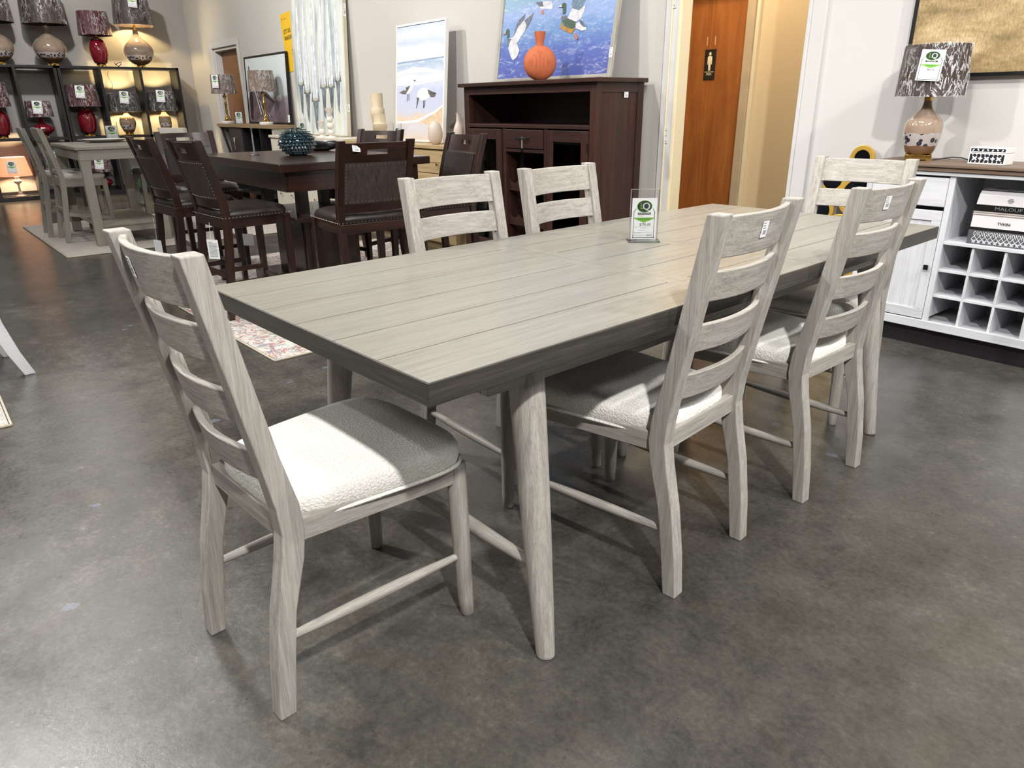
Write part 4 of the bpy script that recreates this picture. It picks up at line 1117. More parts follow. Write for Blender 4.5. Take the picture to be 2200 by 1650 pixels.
# plaster goblet sculptures on the cream cabinet
PLS = plain('plaster', L(222, 216, 206), .8, var=.03)
def goblet(label, loc, balls, cone):
    t = thing('plaster_goblet', label, 'vase', loc, 0, 'plaster goblets'); z = 0
    MB().lathe([(.065, 0), (.062, .01), (.02, .022), (.012, .03)], 28).build('foot', PLS, t); z = .024
    for r in balls:
        MB().lathe([(max(.001, r*math.sin(PI*i/12)), z+r-r*math.cos(PI*i/12)) for i in range(13)], 24, cap=False).build('ball', PLS, t); z += 2*r-.006
    h, r = cone
    MB().lathe([(.012, z-.002), (r, z+h), (r-.006, z+h), (.004, z+.01)], 32).build('cup', PLS, t)
goblet('shorter plaster goblet with one ball and cone cup on the cream cabinet', (-7.84, 3.72, .913), (.034,), (.085, .045))
goblet('taller plaster goblet of three stacked balls and cone cup on the cream cabinet', (-7.62, 3.72, .913), (.033, .038, .032), (.09, .048))

# tall abstract canvas
def drape_mat():
    m, nt, b = nt_new('abstract_canvas'); v = coords(nt, (3.2, 1, .55))
    f = noise(nt, v, 2.2, 5, .6, .5); tc = N(nt, 'ShaderNodeTexCoord'); sx = N(nt, 'ShaderNodeSeparateXYZ'); nt.links.new(tc.outputs['Object'], sx.inputs[0])
    nt.links.new(ramp(nt, f, [(.34, L(150, 162, 166)), (.45, L(196, 202, 198)), (.56, L(222, 224, 218)), (.7, L(200, 200, 178))]), b.inputs['Base Color'])
    b.inputs['Roughness'].default_value = .55; bump(nt, b, f, .2, .003); return m
cvs = picture('abstract_canvas', 'tall pale abstract painting of hanging white strands leaning over the cream cabinet', 'painting', (-8.37, 4.0, .914), 0, rad(-3), 1.34, 1.72, .012, .04, plain('canvas_edge', L(198, 190, 168), .6, var=.03), drape_mat())
SM = [plain('strand_white', L(226, 230, 236), .5, var=.14, scale=16), plain('strand_shadow', L(120, 130, 138), .5, var=.3, scale=12), plain('strand_tip', L(196, 190, 176), .5), plain('strand_blue', L(196, 206, 222), .5, var=.1)]
for i, (px, zb, w_) in enumerate(((-.50, .56, .115), (-.33, .47, .12), (-.12, .38, .14), (.11, .52, .12), (.30, .52, .115), (.47, .58, .10))):
    mb = MB(); wt = w_*.42
    mb.poly([(px-w_*.8, zb-.01), (px+w_*.8, zb-.01), (px+w_*.55, zb+.10), (px-w_*.55, zb+.10)], -.0330, 1, .0004)
    mb.poly([(px-w_*.5, zb), (px-w_*.2, zb-.30), (px+w_*.15, zb-.34), (px+w_*.5, zb)], -.0334, 1, .0004)
    mb.poly([(px-w_/2, zb+.012), (px, zb), (px+w_/2, zb+.015), (px+w_*.42, zb+.35), (px+wt/3, 1.4), (px-wt/3, 1.45), (px-w_*.38, zb+.35)], -.0340, 0, .0004)
    mb.poly([(px-w_*.1, zb+.03), (px+w_*.05, zb+.03), (px+.005, zb+.6), (px-.005, zb+.62)], -.0346, 3, .0004)
    mb.poly([(px-w_/2, zb+.012), (px, zb-.004), (px+w_/2, zb+.015), (px+w_*.46, zb+.035), (px-w_*.46, zb+.03)], -.0350, 2, .0004)
    mb.build('painted_strand', SM, cvs)
sticker(cvs, .03, .12, (.671, -.02, 1.27), (0, 0, rad(90)), 'price_sticker'); sticker(cvs, .03, .08, (.671, -.02, .3), (0, 0, rad(90)), 'price_sticker')

# yellow financing poster on the wall
YEL = plain('poster_yellow', L(238, 190, 46), .5, var=.03, scale=2)
t = thing('poster', "yellow poster reading LET'S TALK FINANCING on the back wall", 'poster', (-9.10, 4.097, 1.66), 0)
t.rotation_euler = (0, rad(-4), 0)
MB().box(-.35, .35, -.002, 0, 0, .66).build('sheet', YEL, t)
tx = MB(); y = -.0026
put_text(tx, "LET'S TALK", .070, -.195, .455, y, 0, .62, .0012); put_text(tx, 'FINANCING', .070, -.18, .38, y, 0, .62, .0012)
put_text(tx, 'APPLY', .036, -.10, .235, y, 0, .7, .0015); put_text(tx, 'FOR', .036, -.11, .19, y, 0, .7, .0015)
put_text(tx, 'synchrony', .022, -.23, .60, y, 0)
tx.poly([(-.315, .585), (-.305, .585), (-.295, .615), (-.305, .615)], y, 0)
for z in (.10, .085, .05): tx.poly([(-.02, z), (.2, z), (.2, z+.003), (-.02, z+.003)], y, 0)
tx.build('lettering', INK, t)

# ================================================================== CONSOLE with boat picture and brass lamps
def console():
    t = thing('console_cabinet', 'open console with light wood top and dark interior near the far brown door', 'cabinet', (-10.33, 3.915, 0))
    W, D, H = 2.0, .30, 1.02
    MB().box(-W/2-.02, W/2+.02, -D/2-.02, D/2, H-.045, H).build('top_board', wood('driftwood', L(108, 90, 68), L(140, 120, 92), L(164, 142, 112), 'x', .5, .7), t, .004)
    for x in (-W/2, W/2-.05): MB().box(x, x+.05, -D/2, D/2, 0, H-.045).build('end_post', plain('console_grey', L(176, 172, 162), .5), t, .003)
    MB().box(-W/2+.05, W/2-.05, D/2-.01, D/2, .1, H-.045).build('back_panel', plain('navy_panel', L(26, 32, 48), .5), t)
    MB().box(-W/2+.05, W/2-.05, -D/2+.01, D/2-.01, .50, .53).build('shelf', BLACKW, t, .002)
    MB().box(-W/2+.05, W/2-.05, -D/2+.01, D/2-.01, .10, .13).build('bottom_board', BLACKW, t, .002)
    for x in (-.62, -.12, .5): MB().box(x, x+.025, -D/2+.01, D/2-.01, .13, H-.045).build('partition', BLACKW, t, .002)
    MB().beam((-.92, -D/2+.012, .95), (-.64, -D/2+.012, .55), .02, .04).build('cross_brace', BLACKW, t, .001)
    for z0 in (.56,):
        d = MB().box(-.59, -.13, -D/2, -D/2+.02, z0, .965).build('drawer', plain('graphite', L(58, 54, 56), .5), t, .003)
        MB().tube([(-.36, -D/2, .84), (-.36, -D/2-.03, .83), (-.36, -D/2-.03, .68), (-.36, -D/2, .67)], .006, 8).build('handle', CHROME, d)
console()
bp = picture('boat_picture', 'black-framed print of an old wooden boat leaning on the console', 'picture', (-10.08, 4.05, 1.021), 0, rad(-2.5), 1.42, .86, .022, .03, BLACKM,
    paint('boat_print', [(0, L(104, 92, 104)), (.25, L(136, 122, 136)), (.38, L(150, 140, 152)), (.42, L(196, 204, 206)), (.6, L(206, 214, 216)), (1, L(216, 224, 226))], .86, .012, 12, (1, 1, 1), 5, 1, .12, 30))
mb = MB(); y = -.0236
mb.poly([(-.62, .05), (-.50, .03), (-.30, .08), (.05, .14), (.25, .28), (-.05, .42), (-.35, .56), (-.50, .62), (-.56, .70), (-.60, .50), (-.64, .30)], y, 0, .0005)
mb.poly([(-.64, .08), (-.56, .04), (-.50, .30), (-.52, .60), (-.555, .74), (-.575, .74), (-.60, .5)], y-.0006, 1, .0005)
for k in range(8): mb.poly([(-.46+.05*k, .50-.05*k), (-.43+.05*k, .50-.05*k), (-.22+.05*k, .12-.005*k), (-.26+.05*k, .12-.005*k)], y-.0008, 1 if k % 2 else 2, .0005)
mb.poly([(-.50, .56), (-.05, .38), (.22, .28), (.22, .26), (-.08, .355), (-.5, .53)], y-.001, 1, .0005)
mb.build('boat', [plain('boat_mauve', L(104, 88, 96), .5, var=.3, scale=20), plain('boat_dark', L(36, 30, 36), .5, var=.2), plain('boat_light', L(196, 188, 192), .5)], bp)
sticker(bp, .06, .09, (.68, -.031, .07), (0, 0, 0), 'price_sticker')
MARB = plain('marble_white', L(226, 226, 224), .2, var=.03)
def stick_lamp(label, loc, rz, tagged):
    t = thing('brass_lamp', label, 'lamp', loc, rz, 'brass stick lamps')
    MB().lathe([(.085, 0), (.088, .005), (.088, .028), (.08, .034)], 32).build('marble_foot', MARB, t)
    MB().lathe([(.05, .034), (.052, .04), (.035, .06), (.028, .075), (.034, .085), (.02, .10), (.014, .13), (.017, .17), (.013, .20), (.016, .24), (.024, .25), (.016, .26), (.012, .34), (.022, .35), (.03, .37), (.012, .38), (.01, .42)], 24).build('stem', BRASS, t)
    z0, SH, R, Rt = .40, .245, .17, .15
    mb = MB().lathe([(R, z0), (Rt, z0+SH)], 40, cap=False); mb.lathe([(Rt-.004, z0+SH), (R-.004, z0)], 40, cap=False)
    s = mb.build('lamp_shade', SH_TP, t)
    n = 56; rows = 8; vs = []
    for j in range(rows+1):
        q = j/rows; rr = R+(Rt-R)*q
        for k in range(n):
            a = 2*PI*k/n; w_ = .004+.003*math.sin(9*a+3*q)+.002*math.sin(17*a-5*q); vs.append(((rr+w_)*math.cos(a), (rr+w_)*math.sin(a), z0-.006+(SH+.012)*q))
    mb = MB(); mb.add(vs, [(j*n+k, j*n+(k+1) % n, (j+1)*n+(k+1) % n, (j+1)*n+k) for j in range(rows) for k in range(n)], 0, True); mb.build('plastic_wrap', wrapm(), s)
    if tagged: price_card(t, .10, .17, None, (-.10, -.150, z0+.07), (rad(-4), 0, rad(-32)), 'price_tag', fine=False)
p = (-11.10, 3.83, 1.021); stick_lamp('brass lamp with tagged plastic-wrapped shade at the left end of the console', p, yaw_to(p), True)
p = (-9.68, 3.83, 1.021); stick_lamp('brass lamp with untagged plastic-wrapped shade in front of the boat picture', p, yaw_to(p), False)
sign_holder('small price sign standing between the two brass lamps on the console', (-10.62, 3.82, 1.021), rad(40), W=.10, H=.17, fine=False)

# ================================================================== BOOKCASES AND THEIR LAMPS (far wall)
def bookcase(label, y0, divs, y1):
    t = thing('bookcase', label, 'bookcase', (-12.94, (y0+y1)/2, 0), 0, 'black open bookcases'); ym = (y0+y1)/2
    xf, xb = .19, -.19; ths = .038
    for y in (y0, y1-ths): MB().box(xb, xf, y-ym, y-ym+ths, 0, 1.82).build('side_panel', BLACKW, t, .002)
    for y in divs: MB().box(xb, xf, y-ym-ths/2, y-ym+ths/2, .06, 1.785).build('divider', BLACKW, t, .002)
    for z, h_ in ((0, .06), (.82, .035), (1.785, .035)): MB().box(xb, xf, y0-ym+(ths if z < 1.7 else 0), y1-ym-(ths if z < 1.7 else 0), z, z+h_).build('shelf', BLACKW, t, .002)
    return t
bookcase('black open bookcase at the left edge of the photo, with the lit pink lamp below', .47, (1.037, 1.556), 2.074)
bookcase('black open bookcase right of its twin, nearest the corner of the room', 2.086, (2.629, 3.184), 3.744)
LX = -12.88; KL = 1.037
def bl(y, z): return (LX, y, z)
def blamp(label, y, z, *a, **k):
    t = lamp(label, (LX, y*KL, z), *a, rz=yaw_to((LX, y*KL)), group='lamps on the bookcases', wrap=True, **k)
    t.scale = (KL, KL, KL); return t
Z1, Z2, Z3 = 1.8205, .8555, .0605
TG = dict(tagp='', tagwh=(.115, .165))
blamp('round taupe lamp cut by the left photo edge on top of the bookcase', 1.38, Z1, 'round', TAUPE2, (.27, .02, .42), SH_BR)
blamp('round taupe lamp with tagged brown shade on top of the left bookcase', 2.0, Z1, 'round', TAUPE2, (.27, .02, .42), SH_BR, tag_rot=-.25, tagz=.85, **TG)
blamp('red oval lamp with burgundy shade on top of the bookcases', 2.60, Z1, 'oval', REDG, (.215, .02, .30), SH_RD)
blamp('round taupe lamp glowing under its tagged brown shade on top at right', 3.13, Z1, 'round', TAUPE2, (.265, .06, .34), SH_BR, lit=55, tagz=.8, tag_rot=.1, **TG)
blamp('red oval lamp cut by the left photo edge on the middle shelf', 1.21, Z2, 'oval', REDG, (.18, .02, .30), SH_RD)
blamp('small ribbed squat red lamp with tagged burgundy shade on the middle shelf', 1.70, Z2, 'squat', REDG, (.17, .0, .20), SH_RD, ribs=14, tag_rot=-.1, tagz=.5, **TG)
blamp('red oval lamp with tagged burgundy shade on the middle shelf', 2.27, Z2, 'oval', REDG, (.215, .02, .28), SH_RD, tag_rot=-.1, tagz=.6, **TG)
blamp('taupe egg-shaped lamp, lit, with tagged black shade on the middle shelf', 2.80, Z2, 'egg', glaze('taupe_egg', L(150, 130, 110), (.06, .12)), (.215, .02, .25), SH_BK, tag_rot=.05, tagz=.7, lit=50, **TG)
blamp('taupe urn-shaped lamp, lit, with tagged black shade at the right end of the middle shelf', 3.33, Z2, 'urn', glaze('taupe_urn', L(150, 130, 110), (.09, .14)), (.205, .02, .26), SH_BK, tag_rot=-.05, tagz=.7, lit=44, **TG)
blamp('dark shade lamp with price tag on the bottom shelf behind the grey chairs', 1.76, Z3, 'urn', TAUPE, (.17, .02, .26), SH_BK, tag_rot=-.2, tagz=.55, **TG)
blamp('ribbed red lamp with tagged burgundy shade on the bottom shelf under the grey table', 2.30, Z3, 'squat', REDG, (.18, .0, .20), SH_RD, ribs=14, tag_rot=0, tagz=.5, **TG)
# crystal lamp with lit pink shade
def crystal():
    p = (LX+.02, 1.29, Z3)
    t = thing('crystal_lamp', 'clear crystal lamp with glowing pink tagged shade at the lower left', 'lamp', p, yaw_to(p))
    CG = plain('crystal_glass', L(226, 220, 208), .08, .2, coat=1)
    MB().lathe([(.07, 0), (.075, .006), (.05, .02), (.02, .035), (.03, .05), (.014, .065), (.012, .15), (.02, .16), (.012, .17)], 24).build('stem', CG, t)
    MB().lathe([(.012, .165), (.045, .19), (.055, .215), (.035, .24), (.02, .255), (.035, .27), (.012, .29)], 12, smooth=False).build('crystal_ball', CG, t)
    MB().lathe([(.008, .285), (.006, .36)], 10).build('neck', BRASS, t)
    z0, SH, R, Rt = .285, .26, .205, .16
    mb = MB().lathe([(R, z0), (Rt, z0+SH)], 40, cap=False); mb.lathe([(Rt-.004, z0+SH), (R-.004, z0)], 40, cap=False); mb.build('lamp_shade', SH_PK, t)
    price_card(t, .115, .165, None, (-.03, -.215, z0+.05), (rad(-9), 0, rad(-8)), 'price_tag', fine=False)
    MB().lathe([(.001, -.016), (.010, -.014), (.015, 0), (.011, .014), (.006, .03)], 14, (0, 0, z0+.12)).build('bulb', MATS['bulb_glow'], t)
    ld = bpy.data.lights.new('lamp_light', 'POINT'); ld.energy = 42; ld.color = (1, .70, .40); ld.shadow_soft_size = .04
    lo = bpy.data.objects.new('light', ld); COL.objects.link(lo); lo.parent = t; lo.location = (0, 0, z0+.12)
crystal()
# green canister low on the right
t = thing('green_canister', 'green canister on the bottom bookcase shelf behind the grey stools', 'canister', (LX, 2.95, Z3), 0)
MB().lathe([(.10, 0), (.11, .01), (.11, .24), (.10, .26)], 32).build('canister_body', plain('canister_green', L(58, 110, 70), .4), t)
MB().lathe([(.105, .26), (.105, .29), (.02, .30), (.015, .32)], 32).build('lid', plain('canister_green', L(58, 110, 70), .4), t)
# loose cords on the bookcases
def cord(label, pts, r=.004, grp=None): return tag(MB().tube(pts, r, 6).build('loose_cord', CORD), label, 'cord', grp)
cord('black cord coiled on the floor shelf beside the crystal lamp', [(-12.80+.03*math.sin(k*.9), 1.35+.02*k+.05*math.sin(k*1.7), .066+.012*abs(math.sin(k*1.1))) for k in range(16)])
cord('black cord lying left of the crystal lamp on the bottom shelf', [(-12.80+.03*math.sin(k*1.3), 1.06+.012*k+.03*math.sin(k*1.9), .066+.006*abs(math.sin(k))) for k in range(12)])
cord('black cord hanging behind the lamps in the fourth cubby', [(-13.10, 2.82-.02*math.sin(k), 1.77-.04*k) for k in range(10)], .003)
cord('black plug and cord loop standing on the bookcase top beside the red lamp', [(-12.89, 2.93+.05*math.sin(k*1.05), 1.828+.06*abs(math.sin(k*.7))) for k in range(12)], .006)

# ================================================================== RUGS
def rug_mat(name, base, c1, c2, c3, sc):
    m, nt, b = nt_new(name); v = coords(nt)
    n1 = noise(nt, v, sc, 3, .5, 2.2); n2 = noise(nt, v, sc*1.7, 3, .5, 2.8); n3 = noise(nt, v, 90, 3, .6); n4 = noise(nt, v, sc*.8, 4, .5, 3)
    c = ramp(nt, n3, [(.3, tuple(q*.82 for q in base[:3])+(1,)), (.7, base)])
    def lines(f, a, b_): 
        return ramp(nt, f, [(a, (0, 0, 0, 1)), (a+.02, (1, 1, 1, 1)), (b_, (1, 1, 1, 1)), (b_+.02, (0, 0, 0, 1))])
    c = mixc(nt, math_(nt, 'MULTIPLY', lines(n1, .43, .48), .85), c, c1)
    c = mixc(nt, math_(nt, 'MULTIPLY', lines(n2, .51, .56), .75), c, c2)
    c = mixc(nt, math_(nt, 'MULTIPLY', lines(n4, .56, .61), .7), c, c3)
    nt.links.new(c, b.inputs['Base Color']); b.inputs['Roughness'].default_value = .95
    bump(nt, b, n3, .6, .004); return m
def rug(name, label, loc, rz, W, D, mat, edge, group=None):
    t = thing(name, label, 'rug', loc, rz)
    MB().box(-W/2+.008, W/2-.008, -D/2+.008, D/2-.008, .0005, .010).build('pile', mat, t)
    mb = MB(); pts = [(-W/2, -D/2, .006), (W/2, -D/2, .006), (W/2, D/2, .006), (-W/2, D/2, .006), (-W/2, -D/2, .006)]
    for a, b in zip(pts, pts[1:]): mb.tube([a, b], .0055, 8)
    mb.build('bound_edge', edge, t); return t
EDG = plain('rug_binding', L(188, 178, 160), .9)
rug('patterned_rug', 'cream rug with faded red and blue scrolls under the dark counter table', (-4.92, 2.365, 0), rad(2), 2.80, 2.30, rug_mat('rug_pattern', L(206, 200, 192), L(166, 104, 88), L(104, 116, 134), L(146, 134, 124), 4.5), EDG)
rug('grey_rug', 'plain pale grey rug under the grey counter table', (-8.62, 2.15, 0), rad(1), 2.42, 2.40, rug_mat('rug_grey', L(176, 168, 160), L(158, 150, 144), L(164, 158, 152), L(150, 144, 140), 5), EDG)
rug('edge_rug', 'corner of a pale grey rug at the left edge of the photo', (-4.55, -1.25, 0), rad(0), 2.25, 2.72, rug_mat('rug_edge', L(196, 190, 184), L(168, 162, 156), L(150, 146, 142), L(160, 156, 150), 9), EDG)

# ================================================================== DARK COUNTER TABLE SET
RZ0 = .0106   # top of the rugs
def dark_table():
    t = thing('counter_table', 'dark brown counter-height table with storage pedestal on the patterned rug', 'table', (-5.01, 2.26, RZ0))
    W, D, H = 1.48, 1.06, .90
    MB().box(-W/2, W/2, -D/2, D/2, H-.05, H).build('tabletop', dw('x'), t, .006)
    ap = .07
    for s in (-1, 1):
        MB().box(-W/2+ap, W/2-ap, s*(D/2-ap)-.012, s*(D/2-ap)+.012, H-.17, H-.05).build('apron', dw('x'), t, .002)
        MB().box(s*(W/2-ap)-.012, s*(W/2-ap)+.012, -D/2+ap, D/2-ap, H-.17, H-.05).build('apron', dw('y'), t, .002)
    for s in (-1, 1):
        for q in (-1, 1): MB().box(s*.30-.035, s*.30+.035, q*.22-.035, q*.22+.035, .52, H-.05).build('support_post', dw('z'), t, .004)
    MB().box(-.26, .26, -.20, .20, .08, .50).build('storage_box', dw('x'), t, .003)
    MB().box(-.40, .40, -.32, .32, .50, .53).build('storage_top', dw('x'), t, .004)
    MB().box(-.42, .42, -.34, .34, 0, .08).build('base', dw('x'), t, .006)
    for s in (-1, 1):
        d = MB().box(-.22, .22, s*.20-(.008), s*.20+.008, .11, .47).build('door', dw('z'), t, .002)
        MB().box(s*.26-.006, s*.26+.006, -.17, .17, .12, .46).build('side_panel', dw('z'), t, .002)
dark_table()
NAIL = plain('nail_head', L(150, 132, 118), .3, .8)
def dark_chair():
    t = thing('counter_chair', 'x', 'chair', (0, 0, 0), 0, 'dark counter-height chairs')
    W = .225; prof = [(.0, 0), (.03, .2), (.055, .45), (.065, .60), (.055, .70), (.01, .88), (-.04, 1.045)]
    def py(z):
        for (a, z0), (b, z1) in zip(prof, prof[1:]):
            if z0 <= z <= z1: return a+(b-a)*(z-z0)/(z1-z0)
        return prof[-1][0]
    for s in (-1, 1):
        MB().bar([(s*(W-.02), y, z, .02, .022 if z else .018) for y, z in prof]).build('rear_post', dw('z'), t, .004)
    n = 12
    def curved(z0, z1, th, bow, x=W-.035, hole=None):
        mb = MB()
        def blk(xa, xb, za, zb, m=n):
            vs = []
            for k in range(m+1):
                u = xa+(xb-xa)*k/m; off = -bow*(1-(u/x)**2)
                for z in (za, zb):
                    y = py(z)+off; vs += [(u, y-th/2, z), (u, y+th/2, z)]
            fs = []
            for k in range(m):
                a = 4*k; b = a+4; fs += [(a, b, b+2, a+2), (a+1, a+3, b+3, b+1), (a+2, b+2, b+3, a+3), (a, a+1, b+1, b)]
            fs += [(0, 2, 3, 1), (4*m, 4*m+1, 4*m+3, 4*m+2)]; mb.add(vs, fs, 0, True)
        if hole:
            hx, ha, hb = hole; blk(-x, -hx, z0, z1, 5); blk(hx, x, z0, z1, 5); blk(-hx, hx, z0, ha, 6); blk(-hx, hx, hb, z1, 6)
        else: blk(-x, x, z0, z1)
        return mb
    curved(.93, 1.032, .022, .025, hole=(.065, .972, .998)).build('top_rail', dw('x'), t)
    curved(.66, .715, .022, .025).build('lower_rail', dw('x'), t)
    p = curved(.71, .93, .030, .025, x=W-.038).build('back_pad', suede(), t)
    fm = curved(.72, .92, .012, .025, x=W-.048)
    fm.v = [(a, b+.018, c) for a, b, c in fm.v]; fm.build('front_pad', leather(), t)
    nb = MB()
    def nail(x, z, side):
        off = -.025*(1-(x/(W-.038))**2); y = py(z)+off+side*.0155; r = .0038
        nb.add([(x-r, y, z), (x, y, z-r), (x+r, y, z), (x, y, z+r), (x, y+side*.003, z)], [(0, 1, 4), (1, 2, 4), (2, 3, 4), (3, 0, 4)])
    for side in (-1, 1):
        for k in range(17):
            x = -(W-.048)+2*(W-.048)*k/16; nail(x, .722, side); nail(x, .918, side)
        for k in range(1, 10):
            z = .722+.196*k/10
            for s in (-1, 1): nail(s*(W-.048), z, side)
    nb.build('nail_heads', NAIL, p, kind='stuff')
    # seat
    MB().box(-W+.01, W-.01, .04, .07, .545, .60).build('back_apron', dw('x'), t, .003)
    MB().box(-W+.01, W-.01, .43, .455, .545, .60).build('front_apron', dw('x'), t, .003)
    for s in (-1, 1): MB().box(s*(W-.022)-.011, s*(W-.022)+.011, .07, .43, .545, .60).build('side_apron', dw('y'), t, .003)
    mb = MB(); rings = []; N_ = 48
    for f, z in ((.97, .600), (1.0, .612), (1.0, .628), (.95, .648), (.8, .660), (.5, .668), (.15, .670)):
        r = []
        for k in range(N_):
            a = 2*PI*k/N_; c, s_ = math.cos(a), math.sin(a); u = math.copysign(abs(c)**.35, c); v = math.copysign(abs(s_)**.35, s_)
            r.append((u*(W+.005)*f, .25+v*.215*f, z))
        rings.append(r)
    vs = [q for r in rings for q in r]; fs = [(i*N_+k, i*N_+(k+1) % N_, (i+1)*N_+(k+1) % N_, (i+1)*N_+k) for i in range(len(rings)-1) for k in range(N_)]
    fs.append(tuple((len(rings)-1)*N_+k for k in range(N_))); fs.append(tuple(reversed(range(N_))))
    mb.add(vs, fs, 0, True); st = mb.build('seat', leather(), t)
    nb = MB()
    per = [(-W+2*W*k/20, .034) for k in range(21)]+[(-W+2*W*k/20, .466) for k in range(21)]+[(-W-.005, .05+.4*k/18) for k in range(19)]+[(W+.005, .05+.4*k/18) for k in range(19)]
    for x, y in per:
        r = .0038; dx = 0 if abs(x) <= W else math.copysign(.003, x); dy = 0 if dx else (-.003 if y < .2 else .003)
        tx_, ty_ = (0, 1) if dx else (1, 0)
        z = .609
        nb.add([(x-r*tx_, y-r*ty_, z), (x, y, z-r), (x+r*tx_, y+r*ty_, z), (x, y, z+r), (x+dx, y+dy, z)], [(0, 1, 4), (1, 2, 4), (2, 3, 4), (3, 0, 4), (0, 3, 4)])
    nb.build('nail_heads', NAIL, st, kind='stuff')
    for s in (-1, 1):
        MB().bar([(s*(W-.02), .44, 0, .016, .016), (s*(W-.02), .438, .545, .021, .021), (s*(W-.02), .438, .60, .021, .021)]).build('front_leg', dw('z'), t, .003)
        MB().box(s*(W-.02)-.01, s*(W-.02)+.01, .04, .43, .20, .23).build('side_stretcher', dw('y'), t, .002)
    MB().box(-W+.03, W-.03, .43, .45, .16, .19).build('foot_rail', dw('x'), t, .002)
    MB().box(-W+.03, W-.03, .02, .04, .25, .28).build('rear_stretcher', dw('x'), t, .002)
    return t
dc = dark_chair()
sticker(dc, .05, .032, (-.13, -.062, 1.005), (rad(-15), rad(8), rad(12)), 'barcode_sticker')
dcs = [
    ((-3.66, 2.03), 86, 'dark chair with back to the camera and white sticker, right of the counter table', 1),
    ((-4.59, 1.345), 4, 'dark counter chair with white paper tag, nearer of the two left of the table', 0),
    ((-5.30, 1.28), 3, 'dark counter chair behind the tagged one, leftmost on the camera side', 0),
    ((-4.09, 2.93), 176, 'dark counter chair facing the camera on the far side, right one before the hutch', 0),
    ((-5.38, 3.03), 200, 'dark counter chair facing the camera on the far side, left one, mostly hidden', 0),
    ((-6.36, 1.84), -90, 'dark counter chair at the far left end of the counter table', 0),
]
for i, (p, rz, lab, stk) in enumerate(dcs):
    o = dc if i == 0 else dup(dc, skip=('barcode_sticker',))
    o.location = (p[0], p[1], RZ0); o.rotation_euler = (0, 0, rad(rz)); o['label'] = lab
    if i == 3: sticker(o, .045, .045, (-.17, .4575, .572), (0, 0, PI), 'price_sticker')
# paper tag on a string under the nearer chair seat
t = thing('paper_tag', 'white printed paper tag hanging on a string from the dark chair', 'tag', (-4.42, 1.33, .60), rad(35))
MB().tube([(0, 0, 0), (-.004, 0, -.05), (-.006, 0, -.105)], .001, 6).build('string', WHITE, t)
mb = MB(); mb.box(-.038, .038, -.0006, .0006, -.215, -.10); pg = mb.build('paper', WHITE, t)
mb = MB()
for k in range(12): mb.poly([(-.028, -.118-.0075*k), (.028 if k else 0, -.118-.0075*k), (.028 if k else 0, -.115-.0075*k), (-.028, -.115-.0075*k)], -.001, 0)
mb.build('print', GREY, pg)
for (x, y, z, rz, lb) in ((-5.14, 1.20, .42, 20, 'small white paper tag under the leftmost dark chair'), (-4.98, 1.74, .42, 40, 'second small white paper tag deeper under the leftmost dark chair')):
    t = thing('paper_tag', lb, 'tag', (x, y, z), rad(rz))
    MB().tube([(0, 0, .14), (0, 0, 0)], .001, 6).build('string', WHITE, t); MB().box(-.04, .04, -.0006, .0006, -.08, 0).build('paper', WHITE, t)

TZ2 = RZ0+.9005
# teal petal vase
def petal_vase():
    t = thing('petal_vase', 'teal ceramic bowl covered in curled petals on the dark counter table', 'vase', (-5.03, 2.19, TZ2)); t.scale = (.92, .92, .86)
    TEAL = plain('teal_glaze', L(38, 62, 70), .16, coat=.8, var=.25, scale=14)
    R, Hh = .122, .20
    def rz(a): return (R*math.cos(a)*1.0, .104+.092*math.sin(a))
    prof = [(.06, 0), (.065, .008)]+[rz(-1.1+2.3*i/14) for i in range(15)]+[(.03, .185), (.001, .18)]
    MB().lathe(prof, 36).build('bowl', TEAL, t)
    mb = MB(); rows = 11
    for j in range(rows):
        a = -.95+2.35*j/(rows-1); r, z = rz(a); n = max(6, int(30*r/R)); 
        for k in range(n):
            q = 2*PI*(k+.5*(j % 2))/n+random.uniform(-.04, .04)
            er = Vector((math.cos(q), math.sin(q), 0)); et = Vector((-math.sin(q), math.cos(q), 0)); up = Vector((0, 0, 1))
            nrm = (er*math.cos(a)+up*math.sin(a)).normalized(); dn = (er*-math.sin(a)+up*math.cos(a))*-1
            dn = (dn*.97+nrm*.22).normalized(); ctr = er*r+up*z
            w_ = .0115; pts = []
            for u, wv, cur in ((0, .8, 0), (.4, 1.0, .15), (.8, 1.0, .45), (1.0, .85, .8), (.95, .7, 1.15)):
                base = ctr+dn*(.027*u)+nrm*(.003+.009*cur)
                pts += [base-et*w_*wv+nrm*.004, base, base+et*w_*wv+nrm*.004]
            fs = []
            for i in range(4):
                for s in range(2): fs.append((i*3+s, i*3+s+1, i*3+s+4, i*3+s+3))
            mb.add(pts, fs, 0, True)
    o = mb.build('petals', TEAL, t, kind='stuff')
    so = o.modifiers.new('thick', 'SOLIDIFY'); so.thickness = .0025
petal_vase()
t = thing('black_bowl', 'long low black bowl behind the teal vase on the dark table', 'bowl', (-5.50, 2.53, TZ2), rad(42))
MB().lathe([(.12, 0), (.17, .012), (.195, .035), (.195, .06), (.185, .07), (.14, .05), (.001, .04)], 40, sy=.38).build('bowl_body', plain('black_ceramic', L(16, 17, 20), .3, coat=.4), t)
